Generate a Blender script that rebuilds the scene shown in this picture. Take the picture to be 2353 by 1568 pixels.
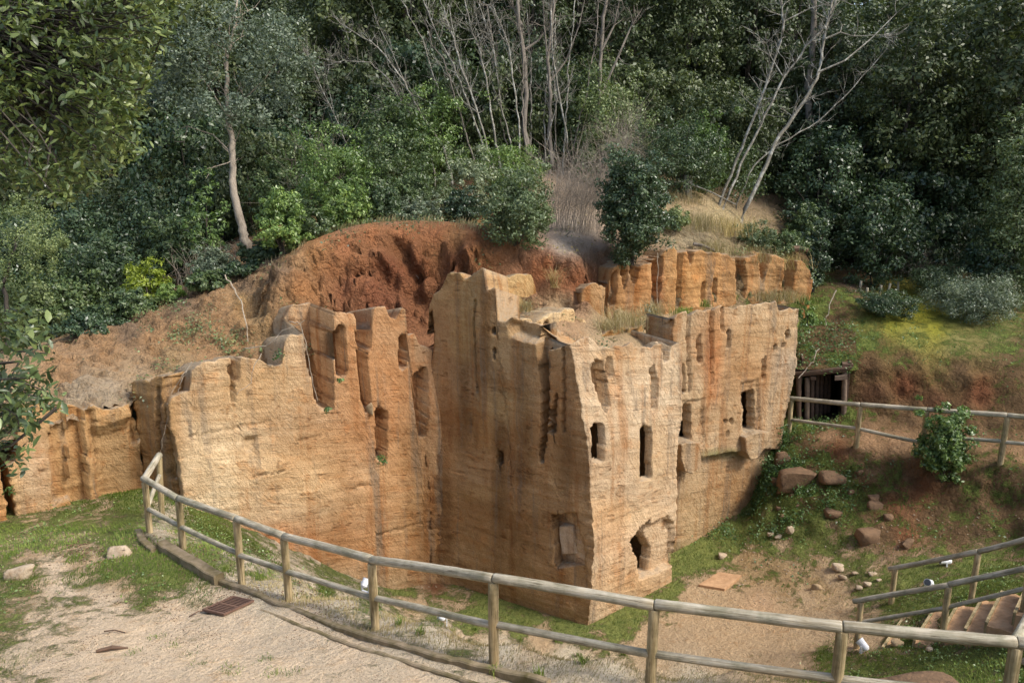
import bpy, math, random
import numpy as np
from mathutils import Vector

# ------------------------------------------------------------------ camera, light, exposure
for o in list(bpy.data.objects):
    bpy.data.objects.remove(o)
SC = bpy.context.scene
COL = SC.collection
CAMZ, PITCH, FPX, CX, CY = 11.0, math.radians(13.0), 1829.0, 1176.0, 784.0
cd = bpy.data.cameras.new('camera')
cd.lens, cd.sensor_width, cd.clip_start, cd.clip_end = 28.0, 36.0, 0.05, 2000.0
cam = bpy.data.objects.new('camera', cd)
cam.location = (0, 0, CAMZ)
cam.rotation_euler = (math.pi / 2 - PITCH, 0, 0)
COL.objects.link(cam)
SC.camera = cam

SUN_AZ = (0.92, -0.40)          # horizontal direction towards the sun (behind the camera, to the right)
SUN_EL = math.radians(47)
_n = math.hypot(*SUN_AZ)
SUN_DIR = Vector((SUN_AZ[0] / _n * math.cos(SUN_EL), SUN_AZ[1] / _n * math.cos(SUN_EL), math.sin(SUN_EL)))
world = bpy.data.worlds.new('World')
SC.world = world
world.use_nodes = True
wn = world.node_tree.nodes
sky = wn.new('ShaderNodeTexSky')
sky.sky_type = 'NISHITA'
sky.sun_disc = False
sky.sun_elevation = SUN_EL
sky.sun_rotation = math.atan2(SUN_DIR.x, SUN_DIR.y)
sky.dust_density = 3.0
wn['Background'].inputs['Strength'].default_value = 0.15
world.node_tree.links.new(sky.outputs[0], wn['Background'].inputs['Color'])
sd = bpy.data.lights.new('sun', 'SUN')
sd.energy = 2.1
sd.angle = math.radians(14)
sd.color = (1.0, 0.96, 0.90)
sun = bpy.data.objects.new('sun', sd)
sun.rotation_euler = SUN_DIR.to_track_quat('Z', 'Y').to_euler()
sun.location = (20, -20, 40)
COL.objects.link(sun)
SC.view_settings.view_transform = 'Standard'
SC.view_settings.look = 'None'
SC.view_settings.gamma = 1.0
SC.view_settings.exposure = 0.84
SC.view_settings.use_curve_mapping = False

# ------------------------------------------------------------------ geometry of sight: pixel of the photograph -> place
CAM = np.array([0, 0, CAMZ])
SP, CP = math.sin(PITCH), math.cos(PITCH)
def ray(px, py):
    x = (px - CX) / FPX
    y = -(py - CY) / FPX
    return np.array([x, CP + y * SP, -SP + y * CP])
def at(px, py, d):
    return CAM + ray(px, py) * d
def at_z(px, py, z):
    r = ray(px, py)
    return CAM + r * ((z - CAMZ) / r[2])
def proj(P):
    P = np.asarray(P, float) - CAM
    f = P[..., 1] * CP - P[..., 2] * SP
    u = P[..., 1] * SP + P[..., 2] * CP
    f = np.where(np.abs(f) < 1e-6, 1e-6, f)
    return CX + FPX * P[..., 0] / f, CY - FPX * u / f, f

# ------------------------------------------------------------------ noise
def _hash(ix, iy, iz):
    h = (ix.astype(np.int64) * 374761393 + iy.astype(np.int64) * 668265263 + iz.astype(np.int64) * 2147483647 // 7) & 0x7fffffff
    h = ((h ^ (h >> 13)) * 1274126177) & 0x7fffffff
    h = (h ^ (h >> 16)) & 0xffff
    return h / 65535.0
def vnoise(P):
    P = np.asarray(P, float)
    i = np.floor(P); f = P - i
    f = f * f * (3 - 2 * f)
    x, y, z = i[:, 0], i[:, 1], i[:, 2]
    r = 0
    for dx in (0, 1):
        wx = f[:, 0] if dx else 1 - f[:, 0]
        for dy in (0, 1):
            wy = f[:, 1] if dy else 1 - f[:, 1]
            for dz in (0, 1):
                wz = f[:, 2] if dz else 1 - f[:, 2]
                r = r + wx * wy * wz * _hash(x + dx, y + dy, z + dz)
    return r * 2 - 1
def fbm(P, oct=4, lac=2.1, gain=.5):
    P = np.asarray(P, float)
    a, r, s = 1.0, 0, 0
    for k in range(oct):
        r = r + a * vnoise(P + 17.3 * k); s += a
        a *= gain; P = P * lac
    return r / s
def smooth(e0, e1, x):
    t = np.clip((x - e0) / (e1 - e0), 0, 1)
    return t * t * (3 - 2 * t)
def in_poly(x, y, poly):
    r = np.zeros(x.shape, bool)
    n = len(poly)
    for i in range(n):
        x0, y0 = poly[i]; x1, y1 = poly[(i + 1) % n]
        c = ((y0 > y) != (y1 > y)) & (x < (x1 - x0) * (y - y0) / ((y1 - y0) if y1 != y0 else 1e-9) + x0)
        r ^= c
    return r

# ------------------------------------------------------------------ objects
def tag(o, label=None, cat=None, group=None, kind=None):
    if label: o['label'] = label
    if cat: o['category'] = cat
    if group: o['group'] = group
    if kind: o['kind'] = kind
    return o
def empty(name, loc, label=None, cat=None, group=None):
    o = bpy.data.objects.new(name, None)
    o.location = loc
    o.empty_display_size = .2
    COL.objects.link(o)
    return tag(o, label, cat, group)
def np_mesh(name, V, F, smooth_=False):
    """V (n,3), F (m,k) with one k"""
    V = np.asarray(V, np.float32); F = np.asarray(F, np.int32)
    me = bpy.data.meshes.new(name)
    k = F.shape[1]
    me.vertices.add(len(V)); me.vertices.foreach_set('co', V.ravel())
    me.loops.add(F.size); me.loops.foreach_set('vertex_index', F.ravel())
    me.polygons.add(len(F))
    me.polygons.foreach_set('loop_start', np.arange(0, F.size, k, dtype=np.int32))
    me.polygons.foreach_set('loop_total', np.full(len(F), k, np.int32))
    if smooth_:
        me.polygons.foreach_set('use_smooth', np.ones(len(F), bool))
    me.update(calc_edges=True)
    return me
def link(name, me, mat=None, parent=None, loc=None):
    o = bpy.data.objects.new(name, me)
    COL.objects.link(o)
    if mat is not None and len(me.materials) == 0: me.materials.append(mat)
    if parent is not None: o.parent = parent
    if loc is not None: o.location = loc
    return o
class MB:
    """collects shapes (world coordinates) into one mesh"""
    def __init__(s): s.v = []; s.f = []; s.n = 0
    def add(s, V, F):
        s.v.extend([tuple(p) for p in V]); s.f.extend([tuple(i + s.n for i in f) for f in F]); s.n += len(V)
    def tube(s, pts, r, n=8, cap=True):
        pts = [np.asarray(p, float) for p in pts]
        if not hasattr(r, '__len__'): r = [r] * len(pts)
        V = []; F = []
        up = np.array([0.13, 0.21, 0.97])
        for i, p in enumerate(pts):
            t = pts[min(i + 1, len(pts) - 1)] - pts[max(i - 1, 0)]
            t = t / (np.linalg.norm(t) + 1e-9)
            a = np.cross(t, up)
            if np.linalg.norm(a) < .1: a = np.cross(t, np.array([1., 0.1, 0]))
            a /= np.linalg.norm(a); b = np.cross(t, a)
            for k in range(n):
                th = 2 * math.pi * k / n
                V.append(p + r[i] * (math.cos(th) * a + math.sin(th) * b))
        for i in range(len(pts) - 1):
            for k in range(n):
                F.append((i * n + k, i * n + (k + 1) % n, (i + 1) * n + (k + 1) % n, (i + 1) * n + k))
        if cap:
            F.append(tuple(range(n))[::-1]); F.append(tuple(range((len(pts) - 1) * n, len(pts) * n)))
        s.add(V, F); return s
    def box(s, c, sx, sy, sz, ax=None, bev=0.0):
        ax = np.eye(3) if ax is None else np.asarray(ax, float)
        c = np.asarray(c, float)
        V = [c + ax[0] * i * sx / 2 + ax[1] * j * sy / 2 + ax[2] * k * sz / 2 for i in (-1, 1) for j in (-1, 1) for k in (-1, 1)]
        s.add(V, [(0, 1, 3, 2), (4, 6, 7, 5), (0, 4, 5, 1), (2, 3, 7, 6), (0, 2, 6, 4), (1, 5, 7, 3)]); return s
    def build(s, name, mat, parent=None, loc=None, smooth_=False):
        loc_ = np.zeros(3) if loc is None else np.asarray(loc, float)
        if parent is not None and loc is None:
            loc_ = np.array(parent.location); 
            off = loc_; setloc = None
        else:
            off = loc_; setloc = loc_
        me = bpy.data.meshes.new(name)
        me.from_pydata([tuple(np.asarray(p) - off) for p in s.v], [], s.f)
        if smooth_:
            for p in me.polygons: p.use_smooth = True
        me.update()
        return link(name, me, mat, parent, None if setloc is None else tuple(setloc))

# ------------------------------------------------------------------ materials
def new_mat(name):
    m = bpy.data.materials.new(name); m.use_nodes = True
    nt = m.node_tree
    return m, nt, nt.nodes, nt.nodes['Principled BSDF']
def N(nt, typ, **kw):
    n = nt.nodes.new(typ)
    for k, v in kw.items():
        if k.startswith('i_'):
            key = k[2:]
            key = int(key) if key.isdigit() else key.replace('_', ' ')
            n.inputs[key].default_value = v
        else: setattr(n, k, v)
    return n
def L(nt, a, b): nt.links.new(a, b)
def ramp(nt, src, stops):
    r = nt.nodes.new('ShaderNodeValToRGB')
    e = r.color_ramp.elements
    while len(e) < len(stops): e.new(.5)
    for k, (p, c) in enumerate(stops):
        e[k].position = p
        e[k].color = (*c, 1) if hasattr(c, '__len__') else (c, c, c, 1)
    L(nt, src, r.inputs[0]); return r.outputs[0]
def mixc(nt, fac, a, b, blend='MIX'):
    m = nt.nodes.new('ShaderNodeMix'); m.data_type = 'RGBA'; m.blend_type = blend
    for s, v in ((0, fac), (6, a), (7, b)):
        if hasattr(v, 'is_linked'): L(nt, v, m.inputs[s])
        elif s == 0: m.inputs[0].default_value = v
        else: m.inputs[s].default_value = (*v, 1)
    return m.outputs[2]
def math_(nt, op, a, b=None, clamp=False):
    m = nt.nodes.new('ShaderNodeMath'); m.operation = op; m.use_clamp = clamp
    for i, v in enumerate((a, b)):
        if v is None: continue
        if hasattr(v, 'is_linked'): L(nt, v, m.inputs[i])
        else: m.inputs[i].default_value = v
    return m.outputs[0]
def coords(nt, scale=(1, 1, 1), rot=(0, 0, 0)):
    g = N(nt, 'ShaderNodeNewGeometry')
    src = g.outputs['Position']
    if any(rot):
        m0 = N(nt, 'ShaderNodeMapping'); m0.inputs['Rotation'].default_value = rot
        L(nt, src, m0.inputs['Vector']); src = m0.outputs[0]
    mp = N(nt, 'ShaderNodeMapping'); mp.inputs['Scale'].default_value = scale
    L(nt, src, mp.inputs['Vector']); return mp.outputs[0]
def noise(nt, vec, scale, detail=4, rough=.55, dist=0):
    n = N(nt, 'ShaderNodeTexNoise'); n.inputs['Scale'].default_value = scale
    n.inputs['Detail'].default_value = detail; n.inputs['Roughness'].default_value = rough
    n.inputs['Distortion'].default_value = dist
    L(nt, vec, n.inputs['Vector']); return n.outputs[0]
def attr(nt, name):
    a = N(nt, 'ShaderNodeAttribute', attribute_name=name); return a

def make_rock():
    m, nt, ns, bs = new_mat('sandstone')
    P = coords(nt)
    tint = attr(nt, 'tint').outputs['Color']
    big = noise(nt, P, .55, 5, .6, .6)
    strata = noise(nt, coords(nt, (.45, .45, 4.2), (math.radians(7), math.radians(-9), 0)), 1.5, 6, .62, .5)
    streak = noise(nt, coords(nt, (2.2, 2.2, .14)), 1.0, 6, .6, .3)
    grain = noise(nt, P, 34, 4, .7)
    mid = noise(nt, P, 2.6, 7, .68, .5)
    blot = noise(nt, P, 7.5, 6, .7, .3)
    chis = noise(nt, coords(nt, (17, 17, 2.2), (math.radians(-10), math.radians(33), 0)), 1.0, 3, .6, .35)
    chm = ramp(nt, noise(nt, P, 1.1, 4, .6, .4), [(.36, .2), (.58, 1.0)])
    beds = noise(nt, coords(nt, (.5, .5, 13), (math.radians(6), math.radians(-5), 0)), 1.0, 5, .7, .4)
    c = mixc(nt, ramp(nt, big, [(.34, 0.0), (.66, 1.0)]), mixc(nt, 1.0, tint, (.84, .77, .70), 'MULTIPLY'), mixc(nt, 1.0, tint, (1.12, 1.14, 1.16), 'MULTIPLY'))
    c = mixc(nt, ramp(nt, mid, [(.53, 0.0), (.72, .75)]), c, mixc(nt, 1.0, c, (1.06, .82, .63), 'MULTIPLY'))
    c = mixc(nt, ramp(nt, mid, [(.27, .7), (.46, 0.0)]), c, mixc(nt, 1.0, c, (.72, .69, .66), 'MULTIPLY'))
    c = mixc(nt, ramp(nt, streak, [(.53, 0.0), (.66, .8)]), c, mixc(nt, 1.0, c, (.74, .56, .42), 'MULTIPLY'))
    gstk = noise(nt, coords(nt, (3.1, 3.1, .22)), 1.0, 6, .65, .3)
    c = mixc(nt, ramp(nt, gstk, [(.54, 0.0), (.68, .75)]), c, (.19, .15, .105))
    c = mixc(nt, ramp(nt, streak, [(.28, .6), (.43, 0.0)]), c, mixc(nt, 1.0, c, (1.18, 1.2, 1.24), 'MULTIPLY'))
    c = mixc(nt, ramp(nt, strata, [(.38, .38), (.50, 0.0)]), c, mixc(nt, 1.0, c, (.80, .70, .58), 'MULTIPLY'))
    c = mixc(nt, math_(nt, 'MULTIPLY', chm, ramp(nt, chis, [(.30, .6), (.46, 0.0)])), c, mixc(nt, 1.0, c, (.80, .72, .63), 'MULTIPLY'))
    c = mixc(nt, ramp(nt, beds, [(.30, .32), (.42, 0.0)]), c, mixc(nt, 1.0, c, (.74, .64, .54), 'MULTIPLY'))
    c = mixc(nt, ramp(nt, beds, [(.60, 0.0), (.72, .25)]), c, mixc(nt, 1.0, c, (1.15, 1.16, 1.18), 'MULTIPLY'))
    c = mixc(nt, math_(nt, 'MULTIPLY', chm, ramp(nt, chis, [(.54, 0.0), (.70, .6)])), c, mixc(nt, 1.0, c, (1.2, 1.22, 1.24), 'MULTIPLY'))
    crack = math_(nt, 'MULTIPLY', ramp(nt, strata, [(.482, 0.0), (.496, 1.0), (.51, 0.0)]), ramp(nt, mid, [(.5, 0.0), (.62, .8)]))
    c = mixc(nt, crack, c, mixc(nt, 1.0, c, (.42, .36, .30), 'MULTIPLY'))
    c = mixc(nt, ramp(nt, blot, [(.56, 0.0), (.74, .55)]), c, mixc(nt, 1.0, c, (1.32, 1.34, 1.38), 'MULTIPLY'))
    c = mixc(nt, ramp(nt, blot, [(.26, .7), (.42, 0.0)]), c, mixc(nt, 1.0, c, (.68, .62, .56), 'MULTIPLY'))
    c = mixc(nt, ramp(nt, grain, [(.36, .55), (.5, 0.0)]), c, mixc(nt, 1.0, c, (.62, .58, .53), 'MULTIPLY'))
    c = mixc(nt, ramp(nt, grain, [(.56, 0.0), (.7, .5)]), c, mixc(nt, 1.0, c, (1.25, 1.25, 1.25), 'MULTIPLY'))
    gn = N(nt, 'ShaderNodeNewGeometry'); sx = N(nt, 'ShaderNodeSeparateXYZ'); L(nt, gn.outputs['Normal'], sx.inputs[0])
    top = math_(nt, 'MULTIPLY', ramp(nt, sx.outputs['Z'], [(.45, 0.0), (.8, .8)]), ramp(nt, blot, [(.35, .2), (.6, 1.0)]))
    c = mixc(nt, top, c, (.33, .27, .19))
    L(nt, c, bs.inputs['Base Color'])
    bs.inputs['Roughness'].default_value = .93
    bs.inputs['Specular IOR Level'].default_value = .12
    h = math_(nt, 'ADD', math_(nt, 'MULTIPLY', math_(nt, 'MULTIPLY', chis, chm), .6), math_(nt, 'MULTIPLY', grain, .45))
    h = math_(nt, 'ADD', h, math_(nt, 'MULTIPLY', beds, .3))
    h = math_(nt, 'ADD', h, math_(nt, 'MULTIPLY', blot, .55))
    h = math_(nt, 'ADD', h, math_(nt, 'MULTIPLY', mid, .45))
    h = math_(nt, 'ADD', h, math_(nt, 'MULTIPLY', strata, .5))
    h = math_(nt, 'SUBTRACT', h, math_(nt, 'MULTIPLY', crack, .5))
    b = N(nt, 'ShaderNodeBump'); b.inputs['Strength'].default_value = .9; b.inputs['Distance'].default_value = .075
    L(nt, h, b.inputs['Height']); L(nt, b.outputs[0], bs.inputs['Normal'])
    return m
def make_soil():
    """ground: base colour and grass cover come per vertex, broken up by noise"""
    m, nt, ns, bs = new_mat('ground_soil')
    P = coords(nt)
    tint = attr(nt, 'tint').outputs['Color']
    g = attr(nt, 'grass').outputs['Fac']
    big = noise(nt, P, .9, 6, .62, .5)
    mid = noise(nt, P, 4.0, 6, .68, .3)
    fine = noise(nt, P, 26, 5, .7)
    spk = noise(nt, P, 60, 3, .6)
    c = mixc(nt, ramp(nt, big, [(.35, 0.0), (.65, .7)]), tint, (1.2, 1.16, 1.1), 'MULTIPLY')
    c = mixc(nt, ramp(nt, mid, [(.54, 0.0), (.70, .6)]), c, (.74, .60, .45), 'MULTIPLY')
    c = mixc(nt, ramp(nt, fine, [(.32, .7), (.5, 0.0)]), c, (.6, .52, .45), 'MULTIPLY')
    c = mixc(nt, ramp(nt, spk, [(.62, 0.0), (.72, .6)]), c, (1.5, 1.5, 1.5), 'MULTIPLY')
    vo = N(nt, 'ShaderNodeTexVoronoi'); vo.inputs['Scale'].default_value = 7; vo.inputs['Randomness'].default_value = 1
    wp = N(nt, 'ShaderNodeVectorMath', operation='ADD'); nzv = N(nt, 'ShaderNodeTexNoise'); nzv.inputs['Scale'].default_value = 5; nzv.inputs['Detail'].default_value = 4
    L(nt, P, nzv.inputs['Vector']); sclv = N(nt, 'ShaderNodeVectorMath', operation='SCALE'); sclv.inputs['Scale'].default_value = .28; L(nt, nzv.outputs['Color'], sclv.inputs[0])
    L(nt, P, wp.inputs[0]); L(nt, sclv.outputs[0], wp.inputs[1]); L(nt, wp.outputs[0], vo.inputs['Vector'])
    gn = N(nt, 'ShaderNodeNewGeometry'); sx = N(nt, 'ShaderNodeSeparateXYZ'); L(nt, gn.outputs['Normal'], sx.inputs[0])
    steep = ramp(nt, sx.outputs['Z'], [(.72, 1.0), (.96, .10)])
    gm = noise(nt, P, 2.3, 7, .72, .4)
    gf = math_(nt, 'ADD', math_(nt, 'SUBTRACT', g, .5), math_(nt, 'MULTIPLY', math_(nt, 'SUBTRACT', gm, .5), 2.2))
    gf = math_(nt, 'ADD', gf, math_(nt, 'MULTIPLY', math_(nt, 'SUBTRACT', fine, .5), .8))
    gfac = ramp(nt, gf, [(.0, 0.0), (.22, .92)])
    gc = mixc(nt, ramp(nt, mid, [(.35, 0.0), (.65, 1.0)]), (.085, .13, .026), (.21, .24, .06))
    gc = mixc(nt, ramp(nt, fine, [(.35, .8), (.55, 0.0)]), gc, (.4, .45, .35), 'MULTIPLY')
    c = mixc(nt, gfac, c, gc)
    L(nt, c, bs.inputs['Base Color'])
    bs.inputs['Roughness'].default_value = .95
    bs.inputs['Specular IOR Level'].default_value = .1
    h = math_(nt, 'ADD', math_(nt, 'MULTIPLY', mid, 1.2), math_(nt, 'MULTIPLY', fine, .55))
    h = math_(nt, 'ADD', h, math_(nt, 'MULTIPLY', noise(nt, coords(nt), 11, 5, .65), .8))
    h = math_(nt, 'ADD', h, math_(nt, 'MULTIPLY', gfac, .5))
    crumb = math_(nt, 'ADD', math_(nt, 'MULTIPLY', vo.outputs['Distance'], -1.6), math_(nt, 'MULTIPLY', noise(nt, coords(nt, (1, 1, .55)), 6, 7, .75), 2.6))
    h = math_(nt, 'ADD', h, math_(nt, 'MULTIPLY', crumb, steep))
    b = N(nt, 'ShaderNodeBump'); b.inputs['Strength'].default_value = 1.0; b.inputs['Distance'].default_value = .10
    L(nt, h, b.inputs['Height']); L(nt, b.outputs[0], bs.inputs['Normal'])
    return m
def make_leaf(name, col, col2, rough=.42, trans=.22, spec=.5):
    m, nt, ns, bs = new_mat(name)
    g = N(nt, 'ShaderNodeNewGeometry')
    big = noise(nt, coords(nt), .8, 3, .5)
    f = math_(nt, 'ADD', math_(nt, 'MULTIPLY', g.outputs['Random Per Island'], .65), math_(nt, 'MULTIPLY', big, .45))
    c = ramp(nt, f, [(.15, [x * .6 for x in col]), (.55, col), (.92, col2)])
    oi = N(nt, 'ShaderNodeObjectInfo')
    c = mixc(nt, oi.outputs['Random'], mixc(nt, 1.0, c, (.70, .74, .78), 'MULTIPLY'), mixc(nt, 1.0, c, (1.18, 1.14, 1.0), 'MULTIPLY'))
    L(nt, c, bs.inputs['Base Color'])
    bs.inputs['Roughness'].default_value = rough
    bs.inputs['Specular IOR Level'].default_value = spec
    t = N(nt, 'ShaderNodeBsdfTranslucent')
    L(nt, mixc(nt, 1.0, c, (1.2, 1.3, .6), 'MULTIPLY'), t.inputs['Color'])
    mx = N(nt, 'ShaderNodeMixShader'); mx.inputs[0].default_value = trans
    L(nt, bs.outputs[0], mx.inputs[1]); L(nt, t.outputs[0], mx.inputs[2])
    L(nt, mx.outputs[0], ns['Material Output'].inputs['Surface'])
    return m
def make_bark(name, a, b_, scale=6, lichen=None):
    m, nt, ns, bs = new_mat(name)
    v = noise(nt, coords(nt, (4, 4, .9)), scale * .5, 6, .7, .4)
    c = ramp(nt, v, [(.3, a), (.7, b_)])
    if lichen:
        l = noise(nt, coords(nt), 5, 5, .7)
        c = mixc(nt, ramp(nt, l, [(.5, 0.0), (.6, .9)]), c, lichen)
    L(nt, c, bs.inputs['Base Color']); bs.inputs['Roughness'].default_value = .9
    bs.inputs['Specular IOR Level'].default_value = .2
    b = N(nt, 'ShaderNodeBump'); b.inputs['Strength'].default_value = .6; b.inputs['Distance'].default_value = .03
    L(nt, v, b.inputs['Height']); L(nt, b.outputs[0], bs.inputs['Normal'])
    return m
def make_timber(name, a, b_, grain=(3, 3, 24), knots=True):
    """weathered peeled round timber; grain runs along the piece (object coordinates, local Z)"""
    m, nt, ns, bs = new_mat(name)
    tc = N(nt, 'ShaderNodeTexCoord')
    mp = N(nt, 'ShaderNodeMapping'); mp.inputs['Scale'].default_value = (26, 26, 1.6)
    L(nt, tc.outputs['Object'], mp.inputs['Vector'])
    oi = N(nt, 'ShaderNodeObjectInfo')
    mp2 = N(nt, 'ShaderNodeVectorMath', operation='ADD')
    L(nt, mp.outputs[0], mp2.inputs[0])
    sc = math_(nt, 'MULTIPLY', oi.outputs['Random'], 40)
    L(nt, sc, mp2.inputs[1])
    v = noise(nt, mp2.outputs[0], 1.0, 5, .6, .9)
    g = noise(nt, coords(nt), 3.0, 5, .65)
    f = noise(nt, mp2.outputs[0], 3.2, 3, .6, .3)
    c = ramp(nt, v, [(.3, a), (.62, b_)])
    c = mixc(nt, ramp(nt, g, [(.42, 0.0), (.62, 1.0)]), c, (.60, .62, .56), 'MULTIPLY')
    c = mixc(nt, ramp(nt, g, [(.2, .7), (.42, 0.0)]), c, (1.18, 1.1, .92), 'MULTIPLY')
    c = mixc(nt, ramp(nt, f, [(.30, .95), (.43, 0.0)]), c, (.38, .34, .30), 'MULTIPLY')
    L(nt, c, bs.inputs['Base Color']); bs.inputs['Roughness'].default_value = .82
    bs.inputs['Specular IOR Level'].default_value = .25
    b = N(nt, 'ShaderNodeBump'); b.inputs['Strength'].default_value = .5; b.inputs['Distance'].default_value = .012
    L(nt, math_(nt, 'ADD', v, f), b.inputs['Height']); L(nt, b.outputs[0], bs.inputs['Normal'])
    return m
def make_plain(name, col, col2=None, scale=12, rough=.85, spec=.25, bump=.4, dist=.02, metal=0):
    m, nt, ns, bs = new_mat(name)
    v = noise(nt, coords(nt), scale, 6, .65, .3)
    w = noise(nt, coords(nt), scale * .22, 4, .6)
    c = ramp(nt, math_(nt, 'ADD', math_(nt, 'MULTIPLY', v, .6), math_(nt, 'MULTIPLY', w, .4)), [(.36, col), (.64, col2 or [x * .7 for x in col])])
    L(nt, c, bs.inputs['Base Color']); bs.inputs['Roughness'].default_value = rough
    bs.inputs['Specular IOR Level'].default_value = spec; bs.inputs['Metallic'].default_value = metal
    b = N(nt, 'ShaderNodeBump'); b.inputs['Strength'].default_value = bump; b.inputs['Distance'].default_value = dist
    L(nt, v, b.inputs['Height']); L(nt, b.outputs[0], bs.inputs['Normal'])
    return m
M = {}
M['rock'] = make_rock()
M['soil'] = make_soil()
M['timber'] = make_timber('weathered_timber', (.24, .17, .08), (.48, .375, .21))
M['timber_grey'] = make_timber('grey_timber', (.24, .195, .12), (.50, .445, .335))
M['oldwood'] = make_plain('old_dark_wood', (.16, .10, .065), (.06, .04, .028), 9, .9)
M['stone'] = make_plain('pale_field_stone', (.48, .39, .28), (.28, .20, .12), 10, .92, .15, .8, .04)
M['stone_dark'] = make_plain('weathered_brown_stone', (.22, .135, .075), (.10, .065, .04), 9, .92, .15, .8, .04)
M['stone_block'] = make_plain('cut_sandstone', (.42, .31, .185), (.25, .175, .095), 8, .92, .15, .8, .04)
M['concrete'] = make_plain('mossy_concrete', (.34, .26, .17), (.11, .09, .035), 5, .95, .1, .6, .03)
M['iron'] = make_plain('rusty_iron', (.17, .095, .06), (.09, .05, .035), 14, .75, .4, .4, .01)
M['white'] = make_plain('white_enamel', (.78, .78, .78), (.62, .62, .60), 20, .35, .5, .1, .003)
M['glass'] = make_plain('lamp_glass', (.10, .10, .11), (.06, .06, .07), 5, .12, .6, .05, .002)
M['bark'] = make_bark('grey_bark', (.10, .085, .068), (.24, .21, .17))
M['bark_dark'] = make_bark('dark_bark', (.035, .03, .024), (.10, .085, .065))
M['bark_pale'] = make_bark('pale_lichened_bark', (.11, .10, .078), (.25, .23, .185), 6, (.38, .375, .33))
M['bark_tan'] = make_bark('tan_grey_bark', (.19, .155, .115), (.38, .325, .255))
M['twig'] = make_plain('bare_twigs', (.34, .29, .235), (.20, .165, .125), 6, .9, .15)
M['root'] = make_plain('bleached_roots', (.42, .36, .28), (.24, .19, .13), 6, .9, .15)
M['straw'] = make_leaf('dry_grass', (.42, .33, .17), (.55, .46, .28), .8, .25, .1)
M['leaf_oak'] = make_leaf('holm_oak_leaf', (0.085, 0.125, 0.044), (0.242, 0.293, 0.091), .36, .18)
M['leaf_oak_far'] = make_leaf('far_oak_leaf', (.066, .092, .038), (.15, .18, .075), .45, .18, .4)
M['leaf_grey'] = make_leaf('grey_green_leaf', (0.151, 0.194, 0.122), (0.288, 0.331, 0.215), .45, .2)
M['leaf_laurel'] = make_leaf('laurel_leaf', (0.116, 0.194, 0.054), (0.265, 0.358, 0.109), .38, .25)
M['leaf_bright'] = make_leaf('young_bright_leaf', (.20, .26, .035), (.34, .40, .06), .45, .35)
M['leaf_mid'] = make_leaf('mid_green_leaf', (.066, .108, .042), (.145, .19, .075), .42, .2)
M['leaf_dark'] = make_leaf('dark_evergreen_leaf', (.044, .080, .036), (.12, .165, .080), .36, .15)
M['leaf_olive'] = make_leaf('olive_green_leaf', (0.125, 0.175, 0.069), (0.263, 0.312, 0.138), .45, .22)
M['leaf_ivy'] = make_leaf('ground_plant_leaf', (0.063, 0.133, 0.031), (0.154, 0.238, 0.063), .45, .25)
M['grass'] = make_leaf('grass_blade', (.125, .19, .032), (.27, .32, .08), .55, .3, .25)
M['rust_leaf'] = make_leaf('dead_leaf', (.30, .14, .06), (.42, .24, .12), .7, .2, .1)

# ------------------------------------------------------------------ terrain: two height surfaces through surveyed points
class Surf:
    def __init__(s, pts, lam=1e-3):
        P = np.array(pts, float)
        s.X = P[:, :2]
        d = np.linalg.norm(s.X[:, None] - s.X[None], axis=2)
        n = len(P)
        A = np.zeros((n + 3, n + 3))
        A[:n, :n] = d + lam * np.eye(n)
        A[:n, n] = A[n, :n] = 1
        A[:n, n + 1:] = s.X; A[n + 1:, :n] = s.X.T
        b = np.zeros(n + 3); b[:n] = P[:, 2]
        s.w = np.linalg.solve(A, b)
    def __call__(s, x, y):
        x = np.atleast_1d(np.asarray(x, float)); y = np.atleast_1d(np.asarray(y, float))
        out = np.zeros(x.size)
        xf, yf = x.ravel(), y.ravel()
        n = len(s.X)
        for k in range(0, x.size, 20000):
            q = np.stack([xf[k:k + 20000], yf[k:k + 20000]], 1)
            d = np.linalg.norm(q[:, None] - s.X[None], axis=2)
            out[k:k + 20000] = d @ s.w[:n] + s.w[n] + q @ s.w[n + 1:]
        return out.reshape(x.shape)

# foreground fence posts: (px, py of base, distance along the axis)
FPOSTS = [(345, 1222, 14.2), (421, 1262, 13.5), (555, 1342, 12.55), (663, 1380, 11.85), (862, 1446, 10.5), (1135, 1522, 9.15)]
fp = [at(*p) for p in FPOSTS]
for px, rt, d, h in ((1503, 1388, 8.2, 1.05), (1935, 1437, 7.6, 1.05), (2334, 1473, 7.25, 1.05)):
    p = at(px, rt, d); p[2] -= h; fp.append(p)
fp.append(fp[-1] * 2 - fp[-2] + np.array([0, -.1, 0]))
G1P = []
def c1(px, py, z=None, d=None):
    p = at_z(px, py, z) if z is not None else at(px, py, d)
    G1P.append(tuple(p)); return p
for p in fp: G1P.append(tuple(p))
for a in ((0, 1568, 4.9), (300, 1568, 5.05), (600, 1568, 5.2), (900, 1568, 5.33), (1200, 1568, 5.42), (0, 1400, 4.6), (300, 1450, 4.75), (600, 1450, 4.85),
          (0, 1250, 4.3), (150, 1190, 4.05), (300, 1155, 4.05), (200, 1300, 4.42), (400, 1350, 4.52), (-300, 1400, 4.6), (-300, 1230, 4.1), (365, 1120, 4.0)):
    c1(a[0], a[1], z=a[2])
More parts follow.
